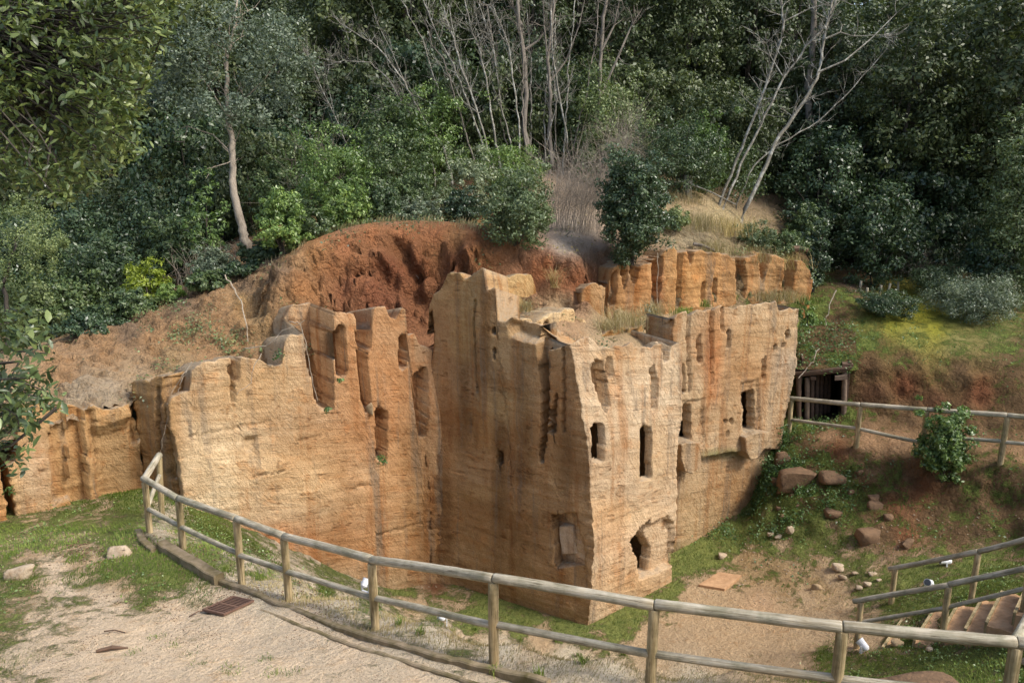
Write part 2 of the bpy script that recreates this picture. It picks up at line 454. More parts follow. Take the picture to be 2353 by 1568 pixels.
# crest of the slope beyond the fence and its foot
CREST = [(435, 1205, 15.9), (560, 1268, 13.9), (700, 1330, 12.7), (850, 1372, 11.6), (1000, 1425, 10.8), (1200, 1475, 9.9), (1400, 1500, 9.3), (1700, 1532, 8.7), (1870, 1562, 8.4)]
cr = [at(*a) for a in CREST]
for p in cr: G1P.append(tuple(p))
for i, p in enumerate(cr):
    if i < 2: continue
    t = cr[min(i + 1, len(cr) - 1)] - cr[i - 1]; nrm = np.array([-t[1], t[0], 0]); nrm /= np.linalg.norm(nrm)
    if nrm[1] < 0: nrm = -nrm
    q = p + nrm * 1.0; G1P.append((q[0], q[1], p[2] - 1.9))
    q = p + nrm * 2.4; G1P.append((q[0], q[1], max(.25, p[2] - 4.2)))
for a in ((900, 1345, 0), (1010, 1325, 0), (1100, 1400, 0), (1350, 1435, 0), (1540, 1335, 0), (1300, 1470, 0), (1500, 1420, .02), (1700, 1400, .12), (1700, 1300, .18),
          (1740, 1190, .5), (1900, 1400, .55), (1900, 1262, .9), (2000, 1245, 1.35), (2150, 1250, 1.6), (2320, 1262, 1.9), (1968, 1478, 1.05), (2046, 1393, 1.1), (1850, 1490, .65),
          (1600, 1480, .15), (2150, 1330, 1.6), (2100, 1540, 1.6), (2300, 1545, 2.35), (1900, 1555, .95), (2235, 1378, 1.95), (2360, 1400, 2.55)):
    c1(a[0], a[1], z=a[2])
G1P += [(11.2, 11.2, 4.6), (13, 14, 3.4), (10.2, 9.4, 4.8), (7.4, 8.4, 5.2), (9, 6.4, 5.8), (13, 9, 5.6), (13.5, 17.5, 3.3), (17, 14, 4.5), (17, 20, 4.9)]
# right embankment, path, upper scarp, mossy slope
for a in ((1760, 1120, 23.4), (1795, 1055, 23.5), (1810, 992, 24.2), (1890, 1003, 23.6), (1968, 1022, 22.5), (2110, 1045, 21.6), (2300, 1062, 20.4), (1980, 1135, 21.7), (2130, 1150, 20.9), (2300, 1160, 20.0),
          (1890, 962, 24.6), (2050, 962, 23.6), (2200, 976, 22.5), (2345, 990, 21.5), (1985, 905, 24.1), (2150, 905, 23.3), (2330, 920, 22.2),
          (1965, 800, 25.0), (2100, 815, 24.5), (2220, 825, 23.8), (2345, 840, 23.0), (2100, 700, 28), (2300, 725, 26.5), (2000, 648, 30), (2300, 640, 30),
          (2000, 560, 36), (2250, 540, 38), (2500, 700, 28), (2600, 850, 23), (2600, 1000, 20.5), (1890, 790, 26), (1850, 705, 27.4), (1900, 650, 29), (1880, 845, 25.0), (2500, 500, 45), (2000, 480, 45)):
    c1(a[0], a[1], d=a[2])
# the rise the photograph is taken from
G1P += [(0, 0, 9.35), (-3, 0, 9.2), (3, 0, 9.35), (0, 2.5, 8.2), (-3, 2.5, 8.0), (3, 2.3, 8.3), (-7, 2, 7.2), (-9, 6, 5.4), (7, 2, 8.2), (1, 4.6, 6.6), (-3, 4.8, 6.4), (4.5, 4.2, 6.8), (-13, 9, 4.8), (-14, 14, 4.2), (-14, 3, 7)]
surf1 = Surf(G1P)

# hill and bank behind the cliff
G2P = []
for a in ((1400, 785, 20.6), (1480, 776, 21.2), (1545, 760, 22.2), (1430, 745, 22.0), (1500, 738, 22.6), (1700, 712, 25.0), (1620, 718, 24.0), (1790, 700, 26.2), (1845, 700, 27.0), (1250, 720, 20.9), (1340, 690, 22.2),
          (850, 540, 25.0), (1000, 530, 25.6), (720, 568, 24.2), (1090, 545, 25.6), (1300, 530, 25.5), (1360, 745, 21.4),  
          (140, 818, 18.4), (280, 768, 19.9), (420, 703, 21.2), (560, 658, 21.7), (640, 618, 21.6), (0, 850, 17.8), (-150, 880, 17.5),
          (150, 915, 17.0), (60, 925, 16.8), (330, 880, 17.8), (460, 820, 18.9), (550, 795, 19.6), (650, 765, 19.7), (300, 845, 18.4), (500, 740, 20.2), (600, 715, 20.6),
          (565, 545, 26.5), (450, 640, 25.5), (250, 740, 25), (50, 790, 25), (-150, 800, 28),
          (1150, 395, 31), (1000, 490, 29.5), (850, 512, 28.5), (1300, 450, 29), (1420, 490, 27.6), (1560, 430, 29), (1700, 510, 28.6), (1850, 490, 33), (1700, 430, 33),
          (1000, 320, 45), (1600, 320, 45), (300, 520, 40), (700, 430, 36), (0, 600, 42), (2100, 470, 48), (-300, 640, 45), (1300, 280, 60), (300, 440, 60), (2200, 420, 60)):
    G2P.append(tuple(at(*a)))
def unit2(v): v = np.array([v[0], v[1]]); return v / np.linalg.norm(v)
SCARP = [(660, 690, 20.3, 606), (700, 660, 20.6, 585), (760, 630, 21.0, 563), (810, 620, 21.4, 554), (860, 610, 21.75, 546), (910, 605, 22.1, 540), (960, 600, 22.45, 534), (1010, 600, 22.6, 532), (1060, 605, 22.4, 546), (1105, 615, 22.3, 566), (1170, 620, 22.5, 580), (1240, 625, 22.5, 592), (1300, 632, 22.6, 594), (1350, 636, 22.9, 592)]
UPF = [(1400 + 464 * k / 7, 650, 23.3 + 3.6 * k / 7, 600 - 25 * math.sin(k / 7 * 3.14)) for k in range(8)]
for LN, zf, off in ((SCARP, None, .5), (UPF, 6.25, .3)):
    Q = [at(a_[0], a_[1], a_[2]) for a_ in LN]
    for i, q_ in enumerate(Q):
        t_ = unit2(Q[min(i + 1, len(Q) - 1)] - Q[max(i - 1, 0)]); n_ = np.array([-t_[1], t_[0]])
        if n_[1] < 0: n_ = -n_
        z_rim = float(at(LN[i][0], LN[i][3], LN[i][2] + .6)[2])
        f_, b_ = q_[:2] - n_ * off, q_[:2] + n_ * (.45 if zf is None else .8)
        G2P.append((f_[0], f_[1], zf if zf else (6.75 if LN[i][0] > 740 else 7.1)))
        if zf: f2 = q_[:2] + n_ * .15; G2P.append((f2[0], f2[1], zf + .1))
        G2P.append((b_[0], b_[1], z_rim))
surf2 = Surf(G2P)
def on_ground(px, py, surf=None, lo=5.0, hi=45.0):
    surf = surf or surf1
    r = ray(px, py)
    d = np.linspace(lo, hi, 900)
    P = CAM + r * d[:, None]
    g = P[:, 2] - surf(P[:, 0], P[:, 1])
    i = np.argmax(g < 0)
    if g[i] >= 0: i = len(d) - 1
    if i == 0: return P[0]
    t = g[i - 1] / (g[i - 1] - g[i])
    return P[i - 1] * (1 - t) + P[i] * t
def z1(x, y): return float(surf1(x, y)[0])
def z2(x, y): return float(surf2(x, y)[0])

# ------------------------------------------------------------------ plan of the rock walls
INNER = at_z(1010, 1325, 0); PROW = at_z(1350, 1435, 0)
W1L = at(430, 1185, 17.3); W3R = at_z(1541, 1335, 0); W4L = at_z(1548, 1290, 0); W4R0 = at(1740, 1178, 24.0)
def unit2(v): v = np.array([v[0], v[1]]); return v / np.linalg.norm(v)
T2 = unit2(PROW - INNER)
def curve(base, zs, offs, T):
    """xy of an upright edge that leans: base + T*off(z)"""
    sd_ = float(base[0]) * 7.1
    def f(z):
        z = np.atleast_1d(z).astype(float)
        return np.array(base[:2])[None] + np.asarray(T)[None] * np.interp(z, zs, offs)[:, None]
    def jit(z):
        q = np.stack([z * 2.2 + sd_, z * 0 + 3.1, z * 0], 1)
        j = .05 * fbm(q, 4) + .028 * vnoise(q * 6); k = .035 * fbm(q * 1.3 + 40, 4) + .028 * vnoise(q * 7)
        return np.asarray(T)[None] * j[:, None] + np.array([T[1], -T[0]])[None] * k[:, None]
    f.jit = jit
    return f
E_inner = curve(INNER, [0, 2.5, 5, 7], [0, 0, -.18, -.28], [1, 0])
E_w1l = curve(W1L, [3, 4, 6.2], [0.0, -.03, -.17], unit2(INNER - W1L))
E_prow = curve(PROW, [0, .9, 2.2, 4.6, 7], [0, .06, .12, -.11, -.60], T2)
E_w3r = curve(W3R, [0, 2, 3.5, 4.7, 7], [0, .12, -.02, .10, -.05], unit2(W3R - PROW))
T4 = unit2(W4R0 - W4L)
E_w4l = curve(W4L - np.array([T4[0], T4[1], 0]) * .45, [0, 7], [0, 0], T4)
E_w4r = curve(W4R0 + np.array([T4[0], T4[1], 0]) * 1.0, [0, 2, 4, 5.2, 7], [-.55, -.3, .10, .25, .20], T4)

def make_wall(name, E0, E1, zb, profile, recess=(), thick=1.2, du=.045, amp=1.0, tint=None, fade=(True, True), topn=.085, batter=None, caps=(True, True), blobs=(), seed=0, drop=.15, fillet=None):
    Lz = lambda z: E0(z); Rz = lambda z: E1(z)
    def solve(px, py):
        a = Lz(3.0)[0]; b = Rz(3.0)[0]; r = ray(px, py)
        for _ in range(8):
            t = (b - a) / np.linalg.norm(b - a); nrm = np.array([t[1], -t[0]])
            d = ((a - CAM[:2]) @ nrm) / (r[:2] @ nrm)
            p = CAM + r * d
            z = p[2]; a = Lz(z)[0]; b = Rz(z)[0]
        w = np.linalg.norm(b - a)
        return ((p[:2] - a) @ (b - a)) / w / w, z
    Len = np.linalg.norm(Rz(3.0)[0] - Lz(3.0)[0])
    pr = np.array([solve(*q) for q in profile])
    pa = np.maximum.accumulate(pr[:, 0] + np.arange(len(pr)) * 1e-5)
    polys = []; holes = []
    for rc in recess:
        q = np.array([solve(*v) for v in rc[0]]); q[:, 0] *= Len
        sf = rc[2] if len(rc) > 2 else 0.0
        if sf == 'hole': holes.append(q); sf = 0.0
        polys.append((q, rc[1], sf))
    nc = max(3, int(Len / du)); a = np.linspace(0, 1, nc)
    ztop = np.interp(a, pa, pr[:, 1])
    ztop = ztop + .035 * fbm(np.stack([a * Len * 19, a * 0 + seed + 3, a * 0], 1), 3) + topn * fbm(np.stack([a * Len * 5, a * 0 + seed, a * 0], 1), 3)
    nr = max(3, int((ztop.max() - zb) / du)); t = np.linspace(0, 1, nr)
    nb = max(3, int(thick / .16))
    nk = max(3, int(thick / .2))
    # full list of columns (a, back) and rows (t, back)
    e0, e1 = (nk if caps[0] else 0), (nk if caps[1] else 0)
    ca = np.concatenate([np.zeros(e0), a, np.ones(e1)])
    cb = np.concatenate([np.linspace(thick, thick / nk, e0), np.zeros(nc), np.linspace(thick / nk, thick, e1)])
    rt = np.concatenate([t, np.ones(nb), [0.0]])
    rb = np.concatenate([np.zeros(nr), np.linspace(thick / nb, thick, nb), [thick]])
    A, T = np.meshgrid(ca, rt); CB, RB = np.meshgrid(cb, rb)
    back = np.maximum(CB, RB)
    ZT = np.interp(A, a, ztop)
    Z = zb + (ZT - zb) * T
    shp = A.shape
    A_, Z_, back_ = A.ravel(), Z.ravel(), back.ravel()
    p0 = Lz(Z_); p1 = Rz(Z_)
    xy = p0 + (p1 - p0) * A_[:, None]
    tt = (p1 - p0); tt /= np.linalg.norm(tt, axis=1)[:, None]
    nn = np.stack([tt[:, 1], -tt[:, 0]], 1)          # outward, towards the camera
    if batter: xy = xy - nn * np.interp(Z_, batter[0], batter[1])[:, None]
    s = A_ * Len
    for E_, q_ in ((E0, s), (E1, Len - s)):
        if hasattr(E_, 'jit'): xy = xy + E_.jit(Z_) * np.exp(-q_ / .16)[:, None]
    Pn = np.stack([xy[:, 0], xy[:, 1], Z_], 1)
    jit = fbm(Pn * 3.5 + seed, 3) * .06
    disp = np.zeros(len(s))
    front = back_ < 1e-6
    for q, dep, soft in polys:
        if soft > 0:
            # soft-edged: distance based falloff through a few shrunken tests
            acc = np.zeros(len(s)); c = q.mean(0)
            for k in range(6):
                f_ = 1 + soft * (k / 5 - .5)
                acc += in_poly(s + jit, Z_ + jit, (q - c) * f_ + c)
            disp -= dep * acc / 6
        else:
            ins = in_poly(s + jit * .7, Z_ + jit * .7, q)
            disp = np.where(ins, np.minimum(disp, -dep), disp)
    st = vnoise(np.stack([Pn[:, 0] * .5 + Z_ * .6, Pn[:, 1] * .5, Z_ * 7], 1)) + .6 * vnoise(np.stack([Pn[:, 0] * .9, Pn[:, 1] * .9, Z_ * 16], 1))
    dn = amp * (.065 * fbm(Pn * .8 + seed, 4) + .012 * st + .016 * fbm(Pn * 5, 3))
    ve = vnoise(np.stack([Pn[:, 0] * 2.2 + seed, Pn[:, 1] * 2.2, Z_ * .3], 1))
    dn += amp * .022 * ve * smooth(2.0, 6.5, Z_)
    fe = np.ones(len(s))
    if fade[0]: fe *= smooth(0, .18, s)
    if fade[1]: fe *= smooth(0, .18, Len - s)
    disp = disp + dn * fe
    if fillet is not None:          # the worn, concave inner corner
        rr_f = .85 + .35 * fbm(np.stack([Z_ * .6, Z_ * 0, Z_ * 0 + 4], 1), 3)
        disp = disp + .34 * np.clip(1 - np.abs(s - fillet(Len)) / rr_f, 0, 1) ** 1.7 * (1 + .3 * fbm(np.stack([Pn[:, 0] * 5, Pn[:, 1] * 5, Z_ * .5], 1), 3)) * smooth(6.6, 4.6, Z_)
    Zt = Z_ + np.where(rb.repeat(shp[1]) > 0, .06 * fbm(Pn * 3 + 5, 3), 0) * (T.ravel() > .5)
    Zt += .05 * fbm(Pn * 2.2 + 9, 3) * (T.ravel() >= .999)
    Zt -= drop * (RB.ravel() / thick) * (T.ravel() >= .999)
    V = np.stack([xy[:, 0] + nn[:, 0] * (disp - back_), xy[:, 1] + nn[:, 1] * (disp - back_), Zt], 1)
    R, C_ = shp
    idx = np.arange(R * C_).reshape(R, C_)
    F = np.stack([idx[:-1, :-1], idx[:-1, 1:], idx[1:, 1:], idx[1:, :-1]], 2).reshape(-1, 4)
    if holes:
        kill = np.zeros(len(F), bool)
        for q in holes:
            ins = in_poly(s + jit * .7, Z_ + jit * .7, q) & front
            kill |= ins[F].all(1)
        F = F[~kill]
    me = np_mesh(name, V, F)
    # rock colour: beds and staining, plus painted brightness on the left wall, set where the photograph shows them
    base = np.array(tint if tint is not None else (.47, .29, .125))
    col = np.tile(base, (len(V), 1))
    ux, uy, _ = proj(np.stack([xy[:, 0], xy[:, 1], Z_], 1))
    for (bx, by, rx, ry, cc, am) in blobs:
        w = am * np.clip(1.35 - np.sqrt(((ux - bx) / rx) ** 2 + ((uy - by) / ry) ** 2) + .45 * fbm(Pn * 1.1 + bx, 4), 0, 1)
        col = col * (1 - w[:, None]) + np.array(cc) * w[:, None]
    ca_ = me.color_attributes.new('tint', 'FLOAT_COLOR', 'POINT')
    ca_.data.foreach_set('color', np.concatenate([col, np.ones((len(V), 1))], 1).astype(np.float32).ravel())
    o = link(name, me, M['rock'])
    tag(o, kind='structure')
    o['len'] = 0
    del o['len']
    return o, solve

TAN, PALE, RED, BROWN, ORANGE, GREYT, MOSSY = (.50, .36, .215), (.60, .45, .27), (.33, .125, .055), (.30, .175, .075), (.47, .235, .085), (.34, .28, .20), (.22, .19, .08)
W1_recess = [
    ([(700, 768), (700, 690), (766, 690), (766, 940), (742, 940), (727, 928), (714, 860)], 1.35),
    ([(766, 762), (778, 748), (790, 752), (796, 850), (790, 868), (776, 868), (770, 840)], .75),
    ([(819, 690), (856, 690), (854, 795), (842, 808), (850, 940), (838, 945), (832, 925), (822, 840)], 1.6),
    ([(915, 772), (934, 768), (936, 800), (930, 846), (917, 846)], .6),
    ([(860, 938), (887, 945), (888, 1060), (864, 1052)], .6),
    ([(524, 838), (548, 830), (550, 872), (535, 882)], .5),
    ([(531, 880), (538, 880), (537, 925), (532, 925)], .15),
    ([(945, 860), (975, 840), (968, 1000), (955, 1005)], .5),
    ([(560, 1010), (590, 1005), (580, 1035), (562, 1035)], .10, .6),
    ([(580, 1090), (650, 1078), (650, 1081), (580, 1094)], .06), ([(862, 1226), (940, 1204), (1005, 1182), (1005, 1186), (940, 1208), (862, 1230)], .05), ([(430, 1000), (520, 985), (640, 960), (640, 963), (520, 989), (430, 1004)], .04), ([(680, 1010), (740, 1000), (740, 1004), (690, 1015)], .05), ([(800, 1120), (850, 1108), (850, 1112), (800, 1124)], .05),
    ([(430, 990), (470, 1040), (900, 1100), (960, 1240), (960, 1330), (600, 1280), (430, 1180)], -.05, .3),
]
W1_prof = [(388, 925), (392, 914), (436, 905), (440, 868), (438, 845), (470, 832), (500, 825), (530, 818), (535, 836), (560, 818), (600, 822), (620, 838), (648, 832), (655, 776), (670, 765), (698, 762),
           (704, 742), (720, 722), (753, 715), (766, 717), (775, 717), (800, 718), (815, 724), (820, 778), (852, 782), (857, 716), (863, 704), (884, 703), (893, 722), (908, 731), (922, 706), (932, 717), (936, 776), (946, 770), (953, 766), (962, 790), (985, 800), (1010, 820)]
E_w1r = lambda z: E_inner(z) + unit2(INNER - W1L)[None] * .5
make_wall('rock_wall', E_w1l, E_w1r, -.4, W1_prof, W1_recess, thick=1.7, drop=.4, fillet=lambda n_: n_ - .5, tint=TAN,
          blobs=[(480, 1080, 130, 130, (.68, .53, .33), .9), (880, 900, 140, 280, (.43, .225, .10), .95), (980, 1200, 120, 220, (.37, .205, .085), .9), (800, 860, 60, 120, (.44, .25, .12), .7), (560, 900, 150, 80, (.56, .38, .19), .6), (760, 1260, 200, 60, (.42, .21, .085), .7), (700, 1090, 160, 90, (.52, .33, .15), .5), (620, 1240, 80, 40, (.40, .17, .07), .6), (390, 1000, 30, 200, (.40, .24, .10), .7)])  # first blob paints the overexposed, sunlit left end paler into the colour
W2_prof = [(966, 845), (970, 770), (978, 702), (990, 682), (1003, 672), (1010, 655), (1022, 634), (1035, 627), (1052, 629), (1057, 645), (1085, 629), (1110, 613), (1116, 652), (1118, 668), (1140, 660),
           (1142, 736), (1160, 738), (1180, 727), (1186, 738), (1236, 752), (1240, 788), (1256, 806), (1300, 796), (1320, 788)]
W2_recess = [
    ([(974, 731), (985, 715), (988, 800), (985, 838), (976, 838)], .9),
    ([(940, 640), (1084, 600), (1088, 780), (1093, 900), (1086, 1010), (940, 1010)], .16, .3),
    ([(1234, 752), (1256, 800), (1262, 900), (1256, 1000), (1246, 1065), (1238, 1055), (1242, 900)], .8),
    ([(1085, 690), (1092, 690), (1097, 900), (1091, 905)], .22), ([(1010, 700), (1016, 700), (1012, 860), (1006, 860)], .14),
    ([(1264, 960), (1280, 890), (1277, 990), (1262, 998)], .3),
    ([(1290, 800), (1296, 800), (1300, 990), (1292, 990)], .10),
    ([(1174, 742), (1200, 728), (1238, 742), (1238, 785), (1200, 778), (1176, 768)], .3, .5),
    ([(1143, 1040), (1154, 1036), (1157, 1060), (1147, 1074)], .6),
    ([(1130, 751), (1139, 751), (1139, 766), (1131, 766)], .4),
    ([(1133, 800), (1138, 800), (1138, 822), (1134, 822)], .3),
    ([(1266, 1182), (1323, 1178), (1325, 1200), (1342, 1296), (1280, 1299)], .75),
    ([(1318, 1230), (1340, 1240), (1348, 1340), (1322, 1350)], .06, .4),
    ([(1000, 1000), (1230, 1060), (1330, 1130), (1330, 1420), (1010, 1330)], -.05, .3),
]
WBR = (.37, .25, .135)
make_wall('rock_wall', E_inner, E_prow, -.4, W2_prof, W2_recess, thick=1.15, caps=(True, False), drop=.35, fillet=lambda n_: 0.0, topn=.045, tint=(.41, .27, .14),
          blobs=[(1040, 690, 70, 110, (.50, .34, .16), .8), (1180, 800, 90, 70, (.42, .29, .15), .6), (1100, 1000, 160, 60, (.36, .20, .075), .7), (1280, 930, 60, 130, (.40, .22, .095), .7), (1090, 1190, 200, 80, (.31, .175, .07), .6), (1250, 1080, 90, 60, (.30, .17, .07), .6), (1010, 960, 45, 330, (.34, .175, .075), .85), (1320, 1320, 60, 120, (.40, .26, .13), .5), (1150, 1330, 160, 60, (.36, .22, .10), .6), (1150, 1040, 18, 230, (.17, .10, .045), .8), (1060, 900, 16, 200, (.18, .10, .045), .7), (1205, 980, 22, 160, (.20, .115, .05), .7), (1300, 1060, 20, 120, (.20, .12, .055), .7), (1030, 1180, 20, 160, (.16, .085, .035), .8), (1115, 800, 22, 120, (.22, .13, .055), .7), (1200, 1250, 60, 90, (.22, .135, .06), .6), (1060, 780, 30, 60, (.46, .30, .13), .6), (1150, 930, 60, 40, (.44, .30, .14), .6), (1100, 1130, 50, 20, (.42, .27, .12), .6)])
W3_prof = [(1318, 788), (1345, 780), (1361, 776), (1366, 785), (1376, 799), (1420, 792), (1450, 782), (1455, 792), (1500, 794), (1505, 785), (1530, 788), (1540, 791), (1562, 784)]
W3_recess = [
    ([(1358, 985), (1365, 972), (1378, 970), (1386, 980), (1387, 1060), (1360, 1064)], .20, 'hole'),
    ([(1472, 985), (1478, 979), (1497, 982), (1498, 1098), (1470, 1102)], .20, 'hole'),
    ([(1360, 840), (1372, 825), (1385, 832), (1395, 880), (1401, 932), (1388, 944), (1376, 920), (1362, 870)], .35),
    ([(1393, 825), (1404, 821), (1409, 860), (1402, 872), (1394, 850)], .22),
    ([(1495, 845), (1504, 838), (1512, 900), (1509, 942), (1498, 940), (1497, 900)], .30),
    ([(1518, 785), (1546, 783), (1536, 828), (1527, 832)], .40),
    ([(1474, 1216), (1532, 1186), (1548, 1200), (1546, 1296), (1500, 1316)], .16),
    ([(1451, 1242), (1474, 1212), (1494, 1196), (1486, 1228), (1498, 1250), (1505, 1264), (1499, 1314), (1469, 1330), (1465, 1284), (1452, 1262)], .42, 'hole'),
    ([(1360, 1130), (1450, 1130), (1470, 1200), (1440, 1260), (1360, 1290)], .06, .4),
]
make_wall('rock_wall', E_prow, E_w3r, -.4, W3_prof, W3_recess, thick=1.9, drop=1.1, tint=(.55, .415, .265),
          blobs=[(1400, 1230, 70, 70, (.52, .31, .15), .55), (1450, 1340, 90, 50, (.50, .30, .14), .7), (1440, 1180, 90, 40, (.55, .36, .18), .5), (1420, 830, 60, 30, (.60, .44, .26), .6), (1500, 1060, 50, 80, (.60, .43, .24), .5), (1390, 880, 20, 60, (.42, .24, .10), .6)])
W4_prof = [(1530, 740), (1558, 722), (1575, 720), (1580, 730), (1600, 713), (1640, 709), (1646, 700), (1690, 706), (1700, 698), (1760, 694), (1780, 690), (1786, 713), (1838, 706), (1846, 722)]
W4_recess = [
    ([(1556, 938), (1580, 930), (1590, 935), (1592, 1012), (1556, 1018)], .32, 'hole'),
    ([(1709, 901), (1728, 896), (1735, 902), (1736, 990), (1712, 999)], .32, 'hole'),
    ([(1665, 964), (1671, 962), (1673, 974), (1667, 974)], .4), ([(1678, 962), (1686, 960), (1686, 972), (1681, 970)], .4), ([(1671, 990), (1676, 988), (1675, 1002), (1671, 1003)], .3),
    ([(1668, 758), (1675, 756), (1677, 797), (1670, 802)], .22), ([(1750, 825), (1758, 820), (1759, 868), (1752, 874)], .22),
    ([(1562, 840), (1571, 834), (1573, 900), (1564, 906)], .35), ([(1600, 780), (1610, 768), (1613, 832), (1602, 838)], .28),
    ([(1579, 728), (1585, 726), (1586, 900), (1580, 905)], .12), ([(1630, 715), (1638, 712), (1636, 880), (1630, 890)], .12), ([(1655, 705), (1663, 705), (1662, 760), (1656, 765)], .15),
    ([(1803, 762), (1812, 757), (1813, 776), (1805, 780)], .4), ([(1794, 790), (1804, 787), (1804, 797), (1794, 798)], .35), ([(1776, 795), (1784, 793), (1783, 803), (1777, 803)], .3),
    ([(1540, 1060), (1600, 1052), (1730, 1035), (1800, 1030), (1800, 1400), (1540, 1400)], .22),
    ([(1700, 880), (1742, 870), (1748, 1000), (1704, 1010)], .06), ([(1555, 925), (1614, 915), (1620, 1020), (1555, 1030)], .06),
]
make_wall('rock_wall', E_w4l, E_w4r, -.4, W4_prof, W4_recess, thick=1.0, drop=.5, tint=(.46, .335, .20), fade=(True, False),
          blobs=[(1640, 780, 40, 120, (.46, .22, .085), .7), (1660, 940, 100, 60, (.52, .37, .21), .7), (1740, 790, 90, 70, (.46, .28, .125), .5), (1640, 1180, 120, 110, (.44, .31, .16), .6), (1700, 1130, 60, 80, (.40, .225, .095), .6), (1580, 1280, 90, 25, (.20, .19, .07), .7), (1670, 1045, 70, 14, (.20, .20, .08), .8), (1640, 840, 20, 90, (.42, .18, .07), .7), (1800, 840, 40, 40, (.40, .35, .27), .6), (1720, 850, 80, 40, (.50, .30, .14), .6)])

def offs_curve(E0, E1, back, along0=0, along1=0, z=5):
    a = E0(z)[0]; b = E1(z)[0]; t = (b - a) / np.linalg.norm(b - a); n = np.array([t[1], -t[0]])
    p = a - n * back + t * along0; q = b - n * back + t * along1
    return (lambda zz: np.repeat(p[None], len(np.atleast_1d(zz)), 0)), (lambda zz: np.repeat(q[None], len(np.atleast_1d(zz)), 0))
def px_curves(pxa, da, pxb, db, py=700):
    p = at(pxa, py, da)[:2]; q = at(pxb, py, db)[:2]
    return (lambda zz: np.repeat(p[None], len(np.atleast_1d(zz)), 0)), (lambda zz: np.repeat(q[None], len(np.atleast_1d(zz)), 0))
# ledge block between the prow and the taller slabs
a, b = px_curves(1186, 20.0, 1362, 21.6, 750)
make_wall('rock_ledge', a, b, 5.2, [(1180, 742), (1205, 735), (1236, 742), (1250, 728), (1280, 714), (1300, 708), (1317, 705), (1322, 720), (1345, 735), (1362, 760)],
          [([(1249, 742), (1260, 733), (1264, 760), (1258, 783), (1250, 780)], .3), ([(1268, 745), (1276, 740), (1284, 775), (1276, 780)], .15), ([(1322, 722), (1334, 718), (1340, 775), (1324, 778)], .4)], thick=1.2, tint=(.60, .44, .24), fade=(False, False))
a, b = px_curves(1378, 20.7, 1556, 22.6, 750)
make_wall('rock_ledge', a, b, 5.0, [(1378, 775), (1400, 764), (1430, 752), (1450, 756), (1470, 747), (1500, 744), (1515, 738), (1535, 732), (1542, 742), (1556, 760)],
          [([(1425, 764), (1440, 762), (1440, 800), (1425, 800)], .3), ([(1455, 758), (1468, 756), (1470, 800), (1455, 800)], .4), ([(1480, 752), (1496, 750), (1498, 800), (1482, 800)], .4), ([(1508, 748), (1528, 742), (1530, 800), (1508, 800)], .45)], thick=.8, tint=(.48, .30, .13), fade=(False, False))
# taller slab behind, free pillar, upper cliff band
a, b = px_curves(1128, 21.9, 1234, 22.5, 690)
make_wall('rock_slab', a, b, 5.2, [(1128, 662), (1140, 656), (1150, 642), (1175, 633), (1202, 628), (1221, 631), (1230, 655), (1234, 690)], [], thick=.8, tint=(.52, .35, .16), fade=(False, False))
a, b = px_curves(1334, 22.2, 1389, 22.5, 700)
make_wall('rock_pillar', a, b, 5.2, [(1334, 672), (1345, 660), (1360, 654), (1380, 655), (1389, 662)], [], thick=.75, tint=(.42, .26, .125), fade=(False, False))
a, b = px_curves(1400, 23.3, 1864, 26.9, 640)
L6_prof = [(1400, 650), (1408, 618), (1440, 602), (1448, 600), (1462, 606), (1468, 612), (1500, 598), (1515, 592), (1530, 572), (1545, 564), (1560, 578), (1600, 572), (1622, 580), (1650, 580), (1690, 598), (1720, 588), (1760, 580), (1800, 592), (1840, 598), (1864, 640)]
make_wall('upper_rock_face', a, b, 5.4, L6_prof,
          [([(1446, 590), (1469, 600), (1462, 640), (1455, 653), (1449, 642)], .8), ([(1497, 600), (1522, 592), (1516, 705), (1496, 705)], .6), ([(1402, 640), (1416, 620), (1412, 700), (1402, 705)], .35), ([(1612, 650), (1620, 648), (1620, 690), (1613, 690)], .3), ([(1638, 642), (1646, 640), (1645, 692), (1639, 692)], .35),
           ([(1556, 575), (1566, 575), (1565, 720), (1557, 720)], .15), ([(1688, 585), (1704, 585), (1716, 640), (1708, 700), (1690, 705)], .35), ([(1735, 560), (1775, 560), (1752, 640)], .4, .4), ([(1800, 560), (1830, 560), (1815, 690), (1800, 690)], .35, .3), ([(1420, 560), (1436, 560), (1440, 640), (1430, 670)], .4), ([(1570, 545), (1600, 545), (1586, 610)], .3, .3)], thick=2.0, amp=2.4, tint=(.40, .235, .105), fade=(False, False),
          blobs=[(1510, 640, 16, 70, (.34, .13, .05), .8), (1470, 640, 50, 60, (.46, .22, .08), .6), (1600, 640, 70, 60, (.52, .29, .11), .6), (1800, 650, 60, 50, (.36, .22, .10), .7)])
